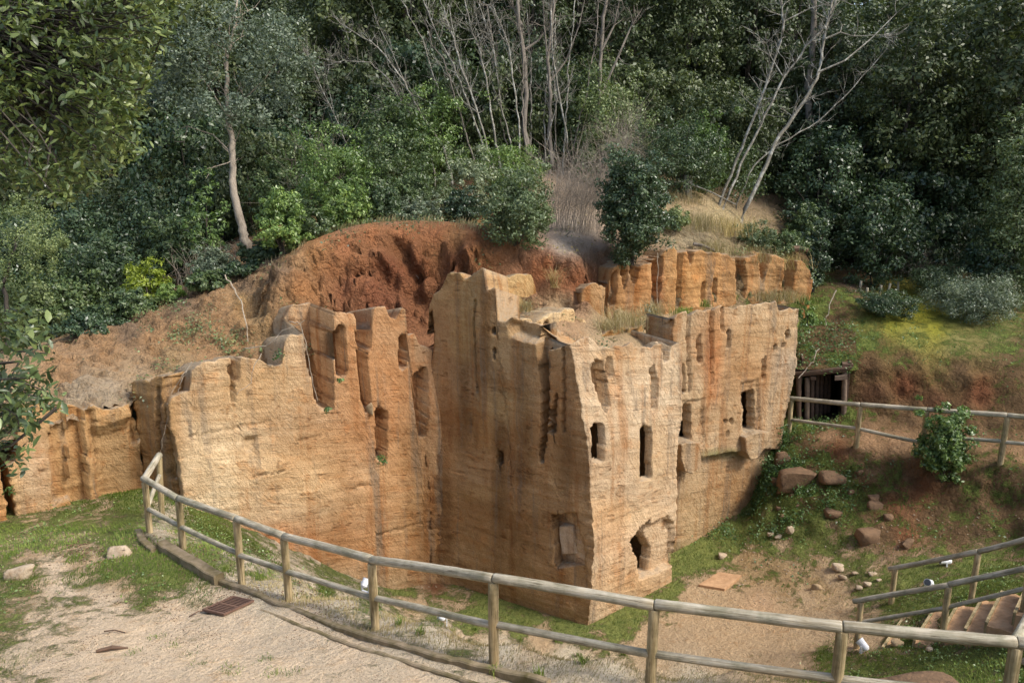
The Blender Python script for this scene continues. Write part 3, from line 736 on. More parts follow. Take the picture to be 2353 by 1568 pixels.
# low cut rocks at the far left with the block that leans against the big wall
wl0 = at(40, 1188, 15.9); wl1 = at(338, 1118, 17.5)
e0 = curve(wl0, [3, 6], [0, -.03], unit2(wl1 - wl0)); e1 = curve(wl1, [3, 6], [0, -.02], unit2(wl1 - wl0))
make_wall('cut_rock_face', e0, e1, 3.2, [(40, 1060), (44, 960), (60, 930), (100, 915), (110, 930), (200, 938), (215, 926), (250, 936), (290, 925), (310, 915), (318, 880), (345, 870)],
          [([(112, 930), (150, 930), (160, 1150), (122, 1160)], .22), ([(155, 935), (188, 935), (205, 1160), (165, 1168)], .28), ([(196, 938), (216, 938), (226, 1060), (206, 1050)], .12), ([(216, 1000), (330, 960), (338, 1150), (232, 1160)], .22, .3), ([(300, 920), (318, 915), (322, 1020), (310, 1030)], .4)], thick=1.0, tint=(.46, .29, .135), fade=(False, False), amp=1.2,
          blobs=[(85, 1080, 40, 110, (.55, .40, .25), .8), (290, 1060, 60, 100, (.30, .20, .10), .7), (170, 950, 60, 40, (.42, .26, .11), .6)])
wl2 = at(-70, 1225, 15.2); wl3 = at(20, 1190, 15.7)
e0 = curve(wl2, [3, 6], [0, 0], [1, 0]); e1 = curve(wl3, [3, 6], [0, -.02], [1, 0])
make_wall('cut_rock_face', e0, e1, 3.2, [(-70, 980), (-20, 960), (12, 985), (20, 1010)], [], thick=1.2, tint=(.46, .26, .11), fade=(False, False))
wl4 = at(332, 1120, 17.7); wl5 = at(410, 1140, 17.35)
e0 = curve(wl4, [3, 6], [0, -.02], [1, 0]); e1 = curve(wl5, [3, 6], [0, -.12], [1, 0])
make_wall('cut_rock_face', e0, e1, 3.2, [(332, 880), (352, 870), (362, 866), (395, 858), (402, 880), (408, 912)], [([(356, 890), (364, 890), (372, 1090), (364, 1090)], .15), ([(380, 960), (390, 960), (398, 1100), (388, 1100)], .15)], thick=1.1, tint=(.40, .25, .11), fade=(False, False),
          blobs=[(365, 1000, 30, 120, (.34, .19, .08), .7)])

# ------------------------------------------------------------------ ground sheets
def paint(samples, px, py, power=2.5):
    S = np.array([(s[0], s[1]) for s in samples], float)
    Gv = np.array([s[2] for s in samples], float); Cv = np.array([s[3] for s in samples], float)
    g = np.zeros(len(px)); c = np.zeros((len(px), 3))
    for k in range(0, len(px), 20000):
        q = np.stack([px[k:k + 20000], py[k:k + 20000]], 1)
        w = 1 / (np.sum((q[:, None] - S[None]) ** 2, 2) + 60) ** (power / 2 * 1.2)
        w /= w.sum(1, keepdims=True)
        g[k:k + 20000] = w @ Gv; c[k:k + 20000] = w @ Cv
    return g, c
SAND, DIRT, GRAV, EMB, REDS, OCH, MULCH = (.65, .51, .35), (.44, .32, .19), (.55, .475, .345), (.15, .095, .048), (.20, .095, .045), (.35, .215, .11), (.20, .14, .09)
S1 = [(50, 1500, .42, SAND), (100, 1430, .45, SAND), (200, 1520, .22, SAND), (350, 1540, .15, SAND), (500, 1500, .14, SAND), (650, 1540, .16, SAND), (800, 1500, .2, SAND), (700, 1430, .1, SAND), (950, 1560, .18, SAND), (400, 1420, .18, SAND), (560, 1430, .1, SAND), (250, 1400, .35, SAND), (330, 1470, .12, SAND),
      (100, 1240, .68, DIRT), (220, 1200, .72, DIRT), (300, 1170, .82, DIRT), (40, 1210, .7, DIRT), (180, 1290, .5, DIRT), (60, 1290, .6, DIRT), (260, 1320, .72, DIRT), (360, 1290, .85, DIRT), (420, 1320, .85, DIRT), (330, 1340, .9, DIRT), (150, 1350, .5, SAND), (60, 1360, .7, DIRT), (0, 1420, .65, DIRT), (450, 1345, .6, SAND), (120, 1310, .35, SAND),
      (370, 1215, .45, GRAV), (450, 1240, .6, GRAV), (520, 1275, .7, GRAV), (600, 1310, .6, GRAV), (700, 1350, .45, GRAV), (780, 1390, .3, GRAV), (600, 1370, .2, GRAV), (900, 1440, .28, GRAV), (1000, 1480, .25, GRAV), (1150, 1490, .2, GRAV), (1250, 1540, .25, GRAV), (1400, 1550, .22, GRAV), (1600, 1565, .3, GRAV), (1000, 1430, .6, GRAV), (850, 1375, .7, GRAV), (1300, 1505, .3, GRAV), (760, 1340, .85, GRAV), (480, 1215, .95, DIRT),
      (930, 1350, .85, DIRT), (1000, 1345, .4, REDS), (1050, 1370, .55, DIRT), (1100, 1410, .95, DIRT), (1200, 1425, .97, DIRT), (1300, 1450, 1.0, DIRT), (1420, 1435, 1.0, DIRT), (1460, 1400, .95, DIRT), (1380, 1460, .7, DIRT), (960, 1380, .5, DIRT), (1250, 1475, .2, DIRT),
      (1500, 1470, .0, DIRT), (1600, 1420, .0, DIRT), (1700, 1450, .02, DIRT), (1600, 1370, .08, DIRT), (1750, 1390, .05, (.50, .34, .2)), (1850, 1450, .1, DIRT), (1800, 1340, .42, (.36, .25, .13)), (1720, 1290, .45, (.34, .24, .12)), (1850, 1370, .3, DIRT), (1780, 1300, .45, (.34, .24, .12)), (1880, 1340, .4, (.34, .24, .12)), (1900, 1320, .4, DIRT), (1650, 1500, .05, DIRT), (1780, 1500, .25, DIRT), (1900, 1430, .15, DIRT),
      (1540, 1350, .9, DIRT), (1600, 1285, .95, DIRT), (1680, 1240, .95, DIRT), (1750, 1215, .95, DIRT), (1850, 1230, .85, DIRT), (1800, 1260, .55, DIRT), (1930, 1265, .7, DIRT), (1980, 1300, .75, DIRT), (2000, 1340, .7, DIRT), (2100, 1310, .9, DIRT), (2250, 1300, .9, DIRT), (2100, 1380, .85, DIRT), (2250, 1350, .8, EMB), (2050, 1410, .7, DIRT), (2340, 1380, .7, DIRT),
      (2000, 1520, .9, DIRT), (2150, 1500, .9, DIRT), (2300, 1520, .85, DIRT), (2100, 1550, .85, DIRT), (1900, 1510, .75, DIRT), (2000, 1470, .3, DIRT),
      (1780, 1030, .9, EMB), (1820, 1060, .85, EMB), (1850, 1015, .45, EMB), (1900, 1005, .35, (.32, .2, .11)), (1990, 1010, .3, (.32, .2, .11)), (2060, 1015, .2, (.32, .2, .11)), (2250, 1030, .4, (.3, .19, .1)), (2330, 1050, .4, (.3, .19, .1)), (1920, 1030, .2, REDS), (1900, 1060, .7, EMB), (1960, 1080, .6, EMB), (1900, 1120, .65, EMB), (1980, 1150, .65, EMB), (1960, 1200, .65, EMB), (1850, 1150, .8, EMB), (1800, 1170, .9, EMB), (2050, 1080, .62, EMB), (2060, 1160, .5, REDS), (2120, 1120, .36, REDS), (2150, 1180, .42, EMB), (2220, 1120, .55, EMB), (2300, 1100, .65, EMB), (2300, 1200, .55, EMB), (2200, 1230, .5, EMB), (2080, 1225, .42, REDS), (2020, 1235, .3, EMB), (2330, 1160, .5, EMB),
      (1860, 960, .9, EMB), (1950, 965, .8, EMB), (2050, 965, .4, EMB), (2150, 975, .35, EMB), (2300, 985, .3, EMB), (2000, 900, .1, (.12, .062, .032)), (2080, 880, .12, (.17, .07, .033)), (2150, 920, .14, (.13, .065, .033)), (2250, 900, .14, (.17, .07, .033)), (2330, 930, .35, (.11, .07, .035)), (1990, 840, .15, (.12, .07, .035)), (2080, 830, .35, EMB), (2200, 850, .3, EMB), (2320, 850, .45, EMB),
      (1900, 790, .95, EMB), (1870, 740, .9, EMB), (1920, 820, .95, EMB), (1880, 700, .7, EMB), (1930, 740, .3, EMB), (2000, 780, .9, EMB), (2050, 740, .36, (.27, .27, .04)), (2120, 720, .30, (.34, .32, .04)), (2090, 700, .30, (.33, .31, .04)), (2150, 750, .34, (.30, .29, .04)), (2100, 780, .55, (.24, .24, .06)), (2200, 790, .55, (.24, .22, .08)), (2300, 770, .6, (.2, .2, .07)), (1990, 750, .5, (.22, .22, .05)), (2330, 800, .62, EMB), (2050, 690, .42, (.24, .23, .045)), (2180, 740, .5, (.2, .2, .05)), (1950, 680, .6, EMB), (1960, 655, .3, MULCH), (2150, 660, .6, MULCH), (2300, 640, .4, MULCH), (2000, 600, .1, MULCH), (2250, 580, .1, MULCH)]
S2 = [(150, 860, .05, OCH), (250, 800, .05, OCH), (350, 780, .1, OCH), (300, 850, .08, (.36, .26, .155)), (250, 900, .02, (.38, .30, .20)), (180, 900, .02, (.38, .30, .20)), (420, 760, .12, OCH), (500, 720, .1, OCH), (560, 690, .05, (.46, .29, .13)), (620, 680, .02, OCH), (500, 790, .15, OCH), (600, 740, .18, (.36, .24, .12)), (400, 830, .2, (.36, .25, .13)), (650, 720, .05, OCH), (300, 765, .12, MULCH), (420, 705, .3, MULCH), (560, 655, .25, MULCH), (640, 620, .3, MULCH), (690, 600, .2, OCH),
      (720, 580, .12, (0.352, 0.184, 0.078)), (760, 610, .0, (0.317, 0.150, 0.069)), (830, 570, .0, (0.290, 0.141, 0.067)), (900, 560, .02, (0.246, 0.116, 0.054)), (800, 650, .0, (0.290, 0.126, 0.064)), (870, 690, .0, (0.246, 0.102, 0.054)), (900, 620, .0, (0.229, 0.089, 0.044)), (960, 600, .0, (0.202, 0.080, 0.037)), (1000, 560, .05, (0.255, 0.121, 0.054)), (1050, 540, .05, (0.334, 0.175, 0.078)), (1050, 600, .0, (0.211, 0.087, 0.041)), (1100, 580, .05, (0.290, 0.136, 0.059)), (1250, 620, .05, (0.282, 0.112, 0.049)), (1290, 640, .0, (0.246, 0.107, 0.051)), (1330, 650, .0, (0.264, 0.107, 0.049)), (700, 660, .0, (.40, .20, .085)),
      (800, 500, .3, MULCH), (900, 488, .3, MULCH), (1000, 482, .35, MULCH), (740, 585, .02, (.38, .19, .085)), (800, 560, .02, (.38, .17, .08)), (850, 545, .02, (.37, .165, .075)), (920, 540, .03, (.36, .155, .07)), (1000, 536, .04, (.36, .16, .075)), (1080, 556, .05, (.34, .155, .072)), (1300, 560, .05, (.36, .31, .25)), (1320, 530, .05, (.36, .31, .25)), (1340, 470, .1, (.33, .26, .18)), (1300, 400, .1, (.34, .26, .18)), (1560, 460, .15, (.40, .30, .17)), (1650, 500, .2, (.40, .32, .18)), (1600, 540, .2, (.33, .27, .17)), (1750, 560, .4, (.28, .22, .13)), (1820, 570, .5, EMB),
      (1400, 740, .2, (.42, .31, .18)), (1480, 730, .3, (.42, .31, .18)), (1650, 705, .45, (.38, .27, .15)), (1780, 690, .5, (.33, .25, .13)), (1840, 690, .8, EMB), (1280, 700, .1, (.40, .28, .16)),
      (500, 600, .3, MULCH), (300, 650, .3, MULCH), (100, 700, .3, MULCH), (1000, 400, .3, MULCH), (1150, 350, .3, MULCH), (1700, 430, .2, MULCH), (1900, 500, .05, MULCH), (2200, 480, .02, MULCH)]
def ground(name, surf, xs, ys, keep, samples, amp, sink=None):
    X, Y = np.meshgrid(xs, ys)
    Z = surf(X, Y)
    P = np.stack([X.ravel(), Y.ravel(), Z.ravel()], 1)
    gx, gy = np.gradient(Z, ys, xs)
    slope = np.clip(np.hypot(gx, gy), 0, 2.2).ravel()
    px, py, f = proj(P)
    ok = f > 1
    px = np.where(ok, px, 1176); py = np.where(ok, py, 1560)
    px = np.clip(px, -600, 3000); py = np.clip(py, 250, 1750)
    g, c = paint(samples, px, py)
    nz = amp * (.10 * fbm(P * .8, 4) + .045 * fbm(P * 3.1, 4)) * (.12 + slope) + .012 * fbm(P * 7, 3)
    Q = P.copy(); Q[:, 2] += nz
    lump = (np.abs(fbm(P * 1.7 + 3, 4)) - .15) * slope * .32 * amp
    rill = fbm(P * np.array([2.6, 2.6, .7]) + 11, 4) * .10 * amp * np.clip(slope - .45, 0, 1.2) + (fbm(P * 5.5 + 2, 4) * .06 + np.abs(vnoise(P * 9)) * .05) * amp * np.clip(slope - .25, 0, 1)
    if name == 'hill':
        ub = in_poly(px, py, [(100, 960), (100, 800), (280, 740), (560, 630), (760, 560), (800, 700), (700, 800), (330, 960)])
        crag = np.abs(fbm(P * np.array([1.5, 1.5, 2.5]) + 21, 5)) * .45 - .10 + np.abs(fbm(P * 3.6 + 8, 4)) * .42 + np.abs(vnoise(P * 7.5)) * .10 - .12
        Q[:, 2] += ub * crag * .8; Q[:, 1] -= ub * crag * .3
    Q[:, 1] -= lump * .8 + rill; Q[:, 2] += lump * .4
    R, C_ = X.shape
    idx = np.arange(R * C_).reshape(R, C_)
    F = np.stack([idx[:-1, :-1], idx[:-1, 1:], idx[1:, 1:], idx[1:, :-1]], 2).reshape(-1, 4)
    cx = P[F].mean(1)
    F = F[keep(cx[:, 0], cx[:, 1])]
    me = np_mesh(name, Q, F, True)
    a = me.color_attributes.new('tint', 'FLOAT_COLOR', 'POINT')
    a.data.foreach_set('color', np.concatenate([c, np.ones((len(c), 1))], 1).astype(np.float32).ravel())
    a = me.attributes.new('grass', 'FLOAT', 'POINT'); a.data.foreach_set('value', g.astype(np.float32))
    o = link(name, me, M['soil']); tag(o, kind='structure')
    return dict(o=o, V=Q, F=F, g=g)
def graded(lo, hi, fine0, fine1, df, dc):
    a = list(np.arange(fine0, fine1 + 1e-6, df)); v = fine0
    st = df
    while v > lo: st = min(st * 1.12, dc); v -= st; a.insert(0, v)
    v = fine1; st = df
    while v < hi: st = min(st * 1.12, dc); v += st; a.append(v)
    return np.array(a)
TUN0 = at(1835, 962, 24.6); TUN1 = at(1938, 962, 24.2)
tvec = unit2(TUN1 - TUN0); tnrm = np.array([tvec[1], -tvec[0]])
def in_tunnel(x, y, m=0.0):
    dx = x - TUN0[0]; dy = y - TUN0[1]
    u = dx * tvec[0] + dy * tvec[1]; w = -(dx * tnrm[0] + dy * tnrm[1])
    return (u > .02) & (u < np.hypot(*(TUN1 - TUN0)[:2]) - .02) & (w > -.02) & (w < 1.05)
g1 = ground('ground', surf1, graded(-30, 34, -9.0, 13.5, .085, 2.0), graded(-6, 60, 6.0, 27.0, .085, 2.5), lambda x, y: ~in_tunnel(x, y), S1, 1.7)
wl = [(-40, 15.2), tuple(wl2[:2] + np.array([0, .3])), tuple(wl0[:2] + np.array([0, .14])), tuple(wl1[:2] + np.array([-.05, .14])), tuple(W1L[:2] + np.array([-.2, .3])), tuple(W1L[:2] * .85 + INNER[:2] * .15 + np.array([-.45, .9])), tuple(W1L[:2] * .25 + INNER[:2] * .75 + np.array([-.6, 1.0])), tuple(INNER[:2] + np.array([-.3, .95])),
      tuple(PROW[:2] + np.array([.05, .75])), tuple(W3R[:2] + np.array([-.4, .7])), tuple(W4L[:2] + np.array([-.3, .8])), tuple(E_w4r(5)[0] + np.array([-.2, .9])), tuple(E_w4r(5)[0] + np.array([.5, 1.4]))]
hillpoly = wl + [tuple(at(1862, 640, 29.0)[:2]), tuple(at(1900, 560, 34)[:2]), (30, 62), (30, 90), (-60, 90), (-60, 15.2)]
g2 = ground('hill', surf2, graded(-50, 30, -11.0, 10.5, .09, 3.0), graded(14.6, 88, 14.6, 27.5, .09, 3.0), lambda x, y: in_poly(x, y, hillpoly), S2, 1.7)

# ------------------------------------------------------------------ fences of round timber
def pole(name, p0, p1, r, parent, mat, seed=0, n=12, taper=0.0):
    p0 = np.asarray(p0, float); p1 = np.asarray(p1, float)
    Ln = float(np.linalg.norm(p1 - p0)); rg = random.Random(seed)
    ns = max(3, int(Ln / .14)); b = min(.012, r * .25)
    zs = [0, b] + [b + (Ln - 2 * b) * k / ns for k in range(1, ns)] + [Ln - b, Ln]
    V, F = [], []
    knots = [rg.random() * Ln for _ in range(int(Ln * 1.6))]
    for i, z in enumerate(zs):
        rr = r * (1 - taper * z / Ln) * (1 + rg.uniform(-.025, .025))
        rr *= 1 + sum(.05 * math.exp(-((z - k) / .05) ** 2) for k in knots)
        if i in (0, len(zs) - 1): rr *= .86
        bx = .006 * math.sin(z * 2.1 + seed); by = .006 * math.cos(z * 1.7 + seed)
        for k in range(n):
            th = 2 * math.pi * k / n
            V.append((rr * math.cos(th) + bx, rr * math.sin(th) + by, z))
    m = len(zs)
    for i in range(m - 1):
        for k in range(n): F.append((i * n + k, i * n + (k + 1) % n, (i + 1) * n + (k + 1) % n, (i + 1) * n + k))
    F.append(tuple(range(n))[::-1]); F.append(tuple(range((m - 1) * n, m * n)))
    me = bpy.data.meshes.new(name); me.from_pydata(V, [], F)
    for p in me.polygons: p.use_smooth = len(p.vertices) == 4
    o = link(name, me, mat, parent)
    base = np.array(parent.location) if parent else np.zeros(3)
    o.location = tuple(p0 - base)
    o.rotation_euler = Vector(p1 - p0).to_track_quat('Z', 'Y').to_euler()
    return o
def vec(x, y, z): return np.array([x, y, z], float)
def up(p, h): return np.array(p, float) + np.array([0, 0, h])

fence = empty('wooden_fence', tuple(fp[4]), 'long weathered round timber fence curving along the gravel path in the foreground', 'fence')
tops = []
rail_px = [(331, 1100), (410, 1143), (541, 1189), (652, 1230), (858, 1285), (1130, 1327), (1503, 1388), (1935, 1440), (2352, 1475)]
for i, p in enumerate(fp[:-1]):
    h = 1.05
    if i < 6:
        # height of the rail that the photograph shows above this post
        r = ray(*rail_px[i]); d = (p[1] - CAM[1]) / r[1]
        h = float((CAM + r * d)[2] - p[2])
    tops.append(up(p, h))
    pole('post', p - vec(0, 0, .3), up(p, h - .045), .058 if i else .055, fence, M['timber'], seed=i + 1)
tops.append(up(fp[-1], 1.05))
for i in range(len(tops) - 1):
    d = (tops[i + 1] - tops[i]); d /= np.linalg.norm(d)
    pole('top_rail', tops[i] + d * (.004 if i else -.06), tops[i + 1] - d * .004, .056, fence, M['timber_grey'], seed=20 + i)
    a = up(fp[i], (tops[i][2] - fp[i][2]) * .46); b = up(fp[i + 1], (tops[i + 1][2] - fp[i + 1][2]) * .46)
    pole('lower_rail', a, b, .043, fence, M['timber_grey'], seed=40 + i)
# the short return at the far end, back towards the rock
pr = at(369, 1152, 15.3); pr[2] = max(pr[2], z1(pr[0], pr[1]) - .05); rt = ray(366, 1046); rt = CAM + rt * (pr[1] / rt[1])
pole('post', pr - vec(0, 0, .3), rt, .055, fence, M['timber'], seed=61)
pole('top_rail', tops[0], rt + (rt - tops[0]) * .03, .060, fence, M['timber_grey'], seed=62)
pole('lower_rail', up(fp[0], (tops[0][2] - fp[0][2]) * .46), pr * .4 + rt * .6, .040, fence, M['timber_grey'], seed=63)
# the rail that goes down to the steps from the right-hand end
pe = at(2336, 1455, 7.9); 
pole('hand_rail', tops[8] + vec(.05, .10, -.08), at(2368, 1405, 8.6), .05, fence, M['timber_grey'], seed=66)

def simple_fence(label, posts, heights, low=.45, name='wooden_fence', r=(.06, .055, .042), ext=(0, 0), slump=None, lows=None, seed=100):
    f = empty(name, tuple(posts[0]), label, 'fence')
    tp = [up(p, h) for p, h in zip(posts, heights)]
    for i, p in enumerate(posts):
        pole('post', p - vec(0, 0, .3), up(tp[i], -.04), r[0], f, M['timber'], seed=seed + i)
    for i in range(len(posts) - 1):
        d = tp[i + 1] - tp[i]; d /= np.linalg.norm(d)
        pole('top_rail', tp[i] - d * (ext[0] if i == 0 else -.004), tp[i + 1] + d * (ext[1] if i == len(posts) - 2 else -.004), r[1], f, M['timber_grey'], seed=seed + 20 + i)
        a = up(posts[i], heights[i] * low); b = up(posts[i + 1], heights[i + 1] * low)
        if slump and i in slump: b = b - vec(0, 0, slump[i])
        if lows is None or i in lows: pole('lower_rail', a, b, r[2], f, M['timber_grey'], seed=seed + 40 + i)
    return f
def post_at(px, pyb, pyt, d):
    """foot from the ground sheet near distance d, height from the pixel of the rail"""
    p = at(px, pyb, d); r = ray(px, pyt); t = CAM + r * (p[1] / r[1])
    return p, float(t[2] - p[2])
pf = [post_at(1812, 990, 915, 24.2), post_at(1968, 1014, 929, 22.5), post_at(2118, 1032, 940, 21.5), post_at(2300, 1048, 953, 20.4), post_at(2440, 1062, 966, 19.7)]
simple_fence('wooden fence along the upper path in front of the timber tunnel mouth', [a for a, b in pf], [b for a, b in pf], low=.36, ext=(.12, 0), slump={1: .22}, r=(.07, .068, .052), seed=200)
pb = [post_at(1967, 1480, 1378, 16.6), post_at(2166, 1445, 1342, 15.4), post_at(2352, 1395, 1301, 14.4), post_at(2470, 1370, 1274, 13.8)]
simple_fence('nearer of the two sloping timber handrails beside the earth steps, with a lower rail', [a for a, b in pb], [b for a, b in pb], low=.50, name='handrail', ext=(.17, 0), lows=(0, 1, 2), seed=300)
pa = [post_at(2046, 1393, 1303, 18.1), post_at(2231, 1377, 1266, 16.7), post_at(2380, 1340, 1226, 15.8)]
simple_fence('farther sloping timber handrail on the grass, single rail without a lower one', [a for a, b in pa], [b for a, b in pa], name='handrail', ext=(.17, 0), lows=(), seed=340)

# ------------------------------------------------------------------ steps, kerbs, gutter, grate
def lumpy(name, c, sx, sy, sz, seed, mat, rot=0, parent=None, sub=2, amp=.22, cut=.55, tilt=(0, 0)):
    """an angular stone: a rounded box knocked flat on several sides"""
    rg = np.random.RandomState(seed)
    import bmesh
    bm = bmesh.new(); bmesh.ops.create_icosphere(bm, subdivisions=sub + 1, radius=1)
    V = np.array([v.co for v in bm.verts])
    F = [[v.index for v in f.verts] for f in bm.faces]; bm.free()
    V = np.sign(V) * np.abs(V) ** .42
    V *= np.array([1, 1, 1]) * .92
    for _ in range(9):
        n = rg.normal(size=3) * np.array([1, 1, .7]); n /= np.linalg.norm(n)
        k = rg.uniform(cut, .98); d = V @ n
        V -= np.where(d > k, d - k, 0)[:, None] * n
    V *= 1 + (amp * fbm(V * 1.3 + seed, 3) + .05 * fbm(V * 4 + seed, 3))[:, None]
    V *= np.array([sx, sy, sz]) / 2
    cz, sn = math.cos(rot), math.sin(rot)
    V = V @ np.array([[1, 0, math.tan(tilt[0])], [0, 1, math.tan(tilt[1])], [0, 0, 1]]).T.T if False else V
    V[:, 2] += V[:, 0] * tilt[0] + V[:, 1] * tilt[1]
    V = np.stack([V[:, 0] * cz - V[:, 1] * sn, V[:, 0] * sn + V[:, 1] * cz, V[:, 2]], 1)
    me = np_mesh(name, V, np.array(F))
    o = link(name, me, mat, parent)
    b = np.array(parent.location) if parent else np.zeros(3)
    o.location = tuple(np.asarray(c) - b)
    return o
M['step'] = make_plain('earth_step', (.52, .325, .18), (.33, .195, .10), 5, .95, .1, .7, .04)
stair = None
STEPS = [((2025, 1482), (2085, 1452)), ((2096, 1468), (2150, 1432)), ((2148, 1444), (2192, 1402)), ((2196, 1436), (2262, 1382)), ((2240, 1432), (2346, 1312 + 50)), ((2278, 1428), (2352, 1356)), ((2345, 1410), (2400, 1340))]
STEPS = [(2033, 1486, 16.3), (2105, 1470, 15.9), (2165, 1455, 15.5), (2222, 1444, 15.1), (2270, 1430, 14.75), (2335, 1408, 14.4), (2400, 1390, 14.0)]
stair = empty('staircase', tuple(at(*STEPS[0])), 'earth steps with pale plank edges climbing right beside the handrails', 'stairs')
sdir = unit2(pb[2][0] - pb[0][0]); sn_ = np.array([-sdir[1], sdir[0]])
for i, (px, py, d) in enumerate(STEPS):
    p = at(px, py, d); run = .62; wd = 1.5
    rg = random.Random(i)
    ax = [np.array([sdir[0], sdir[1], 0]), np.array([sn_[0], sn_[1], 0]), vec(0, 0, 1)]
    q = p + ax[0] * run * .5 + ax[1] * wd * .42
    mb = MB(); nx, ny = 7, 14
    V = []; 
    for j in range(ny):
        for k in range(nx):
            u = (k / (nx - 1) - .5) * run; v = (j / (ny - 1) - .5) * wd
            V.append(q + ax[0] * u + ax[1] * v + vec(0, 0, .03 * rg.uniform(-1, 1) + .04 * (k / (nx - 1)) + .02))
    F = [(j * nx + k, j * nx + k + 1, (j + 1) * nx + k + 1, (j + 1) * nx + k) for j in range(ny - 1) for k in range(nx - 1)]
    n0 = len(V)
    for j in range(ny): V.append(V[j * nx] - vec(0, 0, .45))
    for j in range(ny - 1): F.append((n0 + j, j * nx, (j + 1) * nx, n0 + j + 1))
    for k in range(nx): V.append(V[k] - vec(0, 0, .45))
    for k in range(nx - 1): F.append((n0 + ny + k, n0 + ny + k + 1, k + 1, k))
    mb.add(V, F)
    st = mb.build('tread', M['step'], stair)
    e = MB().box(q - ax[0] * (run * .5 + .02) + vec(0, 0, -.07), .05, wd * .98, .26, ax)
    e.build('edge_plank', M['timber'], stair)

def strip(name, pts, width, height, mat, seed=0, sub=6, kind=None, out=0.0, surf=surf1, sink=.25):
    """a kerb along a line of ground points"""
    P = []
    for i in range(len(pts) - 1):
        for k in range(sub): P.append(pts[i] * (1 - k / sub) + pts[i + 1] * k / sub)
    P.append(pts[-1]); P = np.array(P)
    V, F = [], []; rg = random.Random(seed)
    for i, p in enumerate(P):
        t = unit2(P[min(i + 1, len(P) - 1)] - P[max(i - 1, 0)]); n = np.array([-t[1], t[0]])
        jj = rg.uniform(-.008, .008); hz = height + rg.uniform(-.008, .008)
        for (o_, z) in ((-width / 2, -sink), (-width / 2 + .0, hz - .015), (-width / 2 + .015, hz), (width / 2 - .015, hz), (width / 2, hz - .015), (width / 2, -sink)):
            V.append((p[0] + n[0] * (o_ + jj), p[1] + n[1] * (o_ + jj), p[2] + z))
    for i in range(len(P) - 1):
        for k in range(5): F.append((i * 6 + k, i * 6 + k + 1, (i + 1) * 6 + k + 1, (i + 1) * 6 + k))
    F.append((0, 1, 2, 3, 4, 5)); F.append(tuple(len(V) - 6 + k for k in (5, 4, 3, 2, 1, 0)))
    mb = MB(); mb.add(V, F)
    return mb.build(name, mat)
def gp(px, py): return on_ground(px, py)
k1 = [gp(*q) for q in ((318, 1222), (328, 1246), (356, 1268))]
tag(strip('kerb', k1, .12, .07, M['concrete'], 1), 'low mossy kerb curving round the far end of the fence', 'kerb')
k2 = [gp(*q) for q in ((372, 1262), (440, 1302), (505, 1340))]
tag(strip('kerb', k2, .18, .16, M['concrete'], 2), 'thick moss topped concrete kerb block under the left end of the fence', 'kerb')
k3 = [gp(*q) for q in ((505, 1338), (560, 1356), (640, 1392), (760, 1438), (880, 1478), (1000, 1512), (1120, 1540), (1260, 1572))]
tag(strip('kerb', k3, .09, .07, M['concrete'], 3), 'long thin earth stained kerb running along the foot of the fence posts', 'kerb')
k4 = [gp(*q) for q in ((600, 1402), (700, 1442), (800, 1480), (920, 1518), (1010, 1545), (1100, 1575))]
tag(strip('kerb', k4, .06, .035, M['concrete'], 4), 'outer worn kerb of the gutter nearest the sandy path', 'kerb')
# drain grate
ga, gb, gc_, gd = gp(489, 1401), gp(530, 1385), gp(562, 1393), gp(520, 1415)
gcen = (ga + gb + gc_ + gd) / 4
grate = empty('drain_grate', tuple(gcen), 'rusty iron drain grate set flat in the sandy path', 'grate')
gxx = (gc_ - gd + gb - ga); gxx /= np.linalg.norm(gxx); gyy = (gb - gc_ + ga - gd); gyy -= gxx * (gyy @ gxx); gyy /= np.linalg.norm(gyy)
zz = np.cross(gxx, gyy); zz *= np.sign(zz[2]); gcen = gcen + zz * .045
fr = MB()
for s_ in (-1, 1):
    fr.box(gcen + gyy * s_ * .20 + zz * .012, .56, .03, .03, [gxx, gyy, zz])
    fr.box(gcen + gxx * s_ * .265 + zz * .012, .03, .37, .03, [gxx, gyy, zz])
fr.box(gcen + zz * .014, .03, .37, .025, [gxx, gyy, zz])
fr.build('frame', M['iron'], grate)
for k in range(12):
    x_ = -.235 + k * .0427
    MB().box(gcen + gxx * x_ + zz * .010, .02, .37, .02, [gxx, gyy, zz]).build('bar', M['iron'], grate)
MB().box(gcen - zz * .012, .52, .37, .012, [gxx, gyy, zz]).build('pit', M['oldwood'], grate)

# ------------------------------------------------------------------ stones
def stone(px, py, wpx, hpx, label, mat='stone', seed=0, name='stone', rot=0, flat=.75, d=None, surf=None, depth=.8, group=None, tilt=(0, 0), sub=2):
    p = on_ground(px, py, surf) if d is None else at(px, py, d)
    dd = proj(p)[2]; w = wpx / FPX * dd; h = hpx / FPX * dd
    o = lumpy(name, p + vec(0, 0, h * (.30 if mat == 'stone' else .0)), w, w * depth, h * 1.15, seed, M[mat], rot, sub=sub, tilt=tilt)
    return tag(o, label, 'stone', group)
stone(40, 1328, 78, 34, 'pale rectangular stone block lying on the grass at the left edge', seed=3, rot=.1, depth=.5)
stone(277, 1275, 68, 26, 'flat pale stone lying in the grass behind the concrete kerb', seed=4, rot=.15, depth=.5)
stone(1828, 1108, 90, 62, 'largest dark slab jutting from the bank right of the rock face', 'stone_dark', 5, depth=.7, tilt=(.12, 0))
stone(1797, 1055, 46, 30, 'brown boulder on top of the bank above the largest slab', 'stone_dark', 6)
stone(1783, 1108, 26, 22, 'small rounded stone wedged left of the largest slab', 'stone_dark', 16)
stone(1994, 1235, 62, 38, 'grey topped dark boulder at the foot of the bank', 'stone_dark', 7, tilt=(.05, 0))
stone(1915, 1180, 48, 22, 'flat reddish slab sticking out halfway down the bank', 'stone_dark', 8)
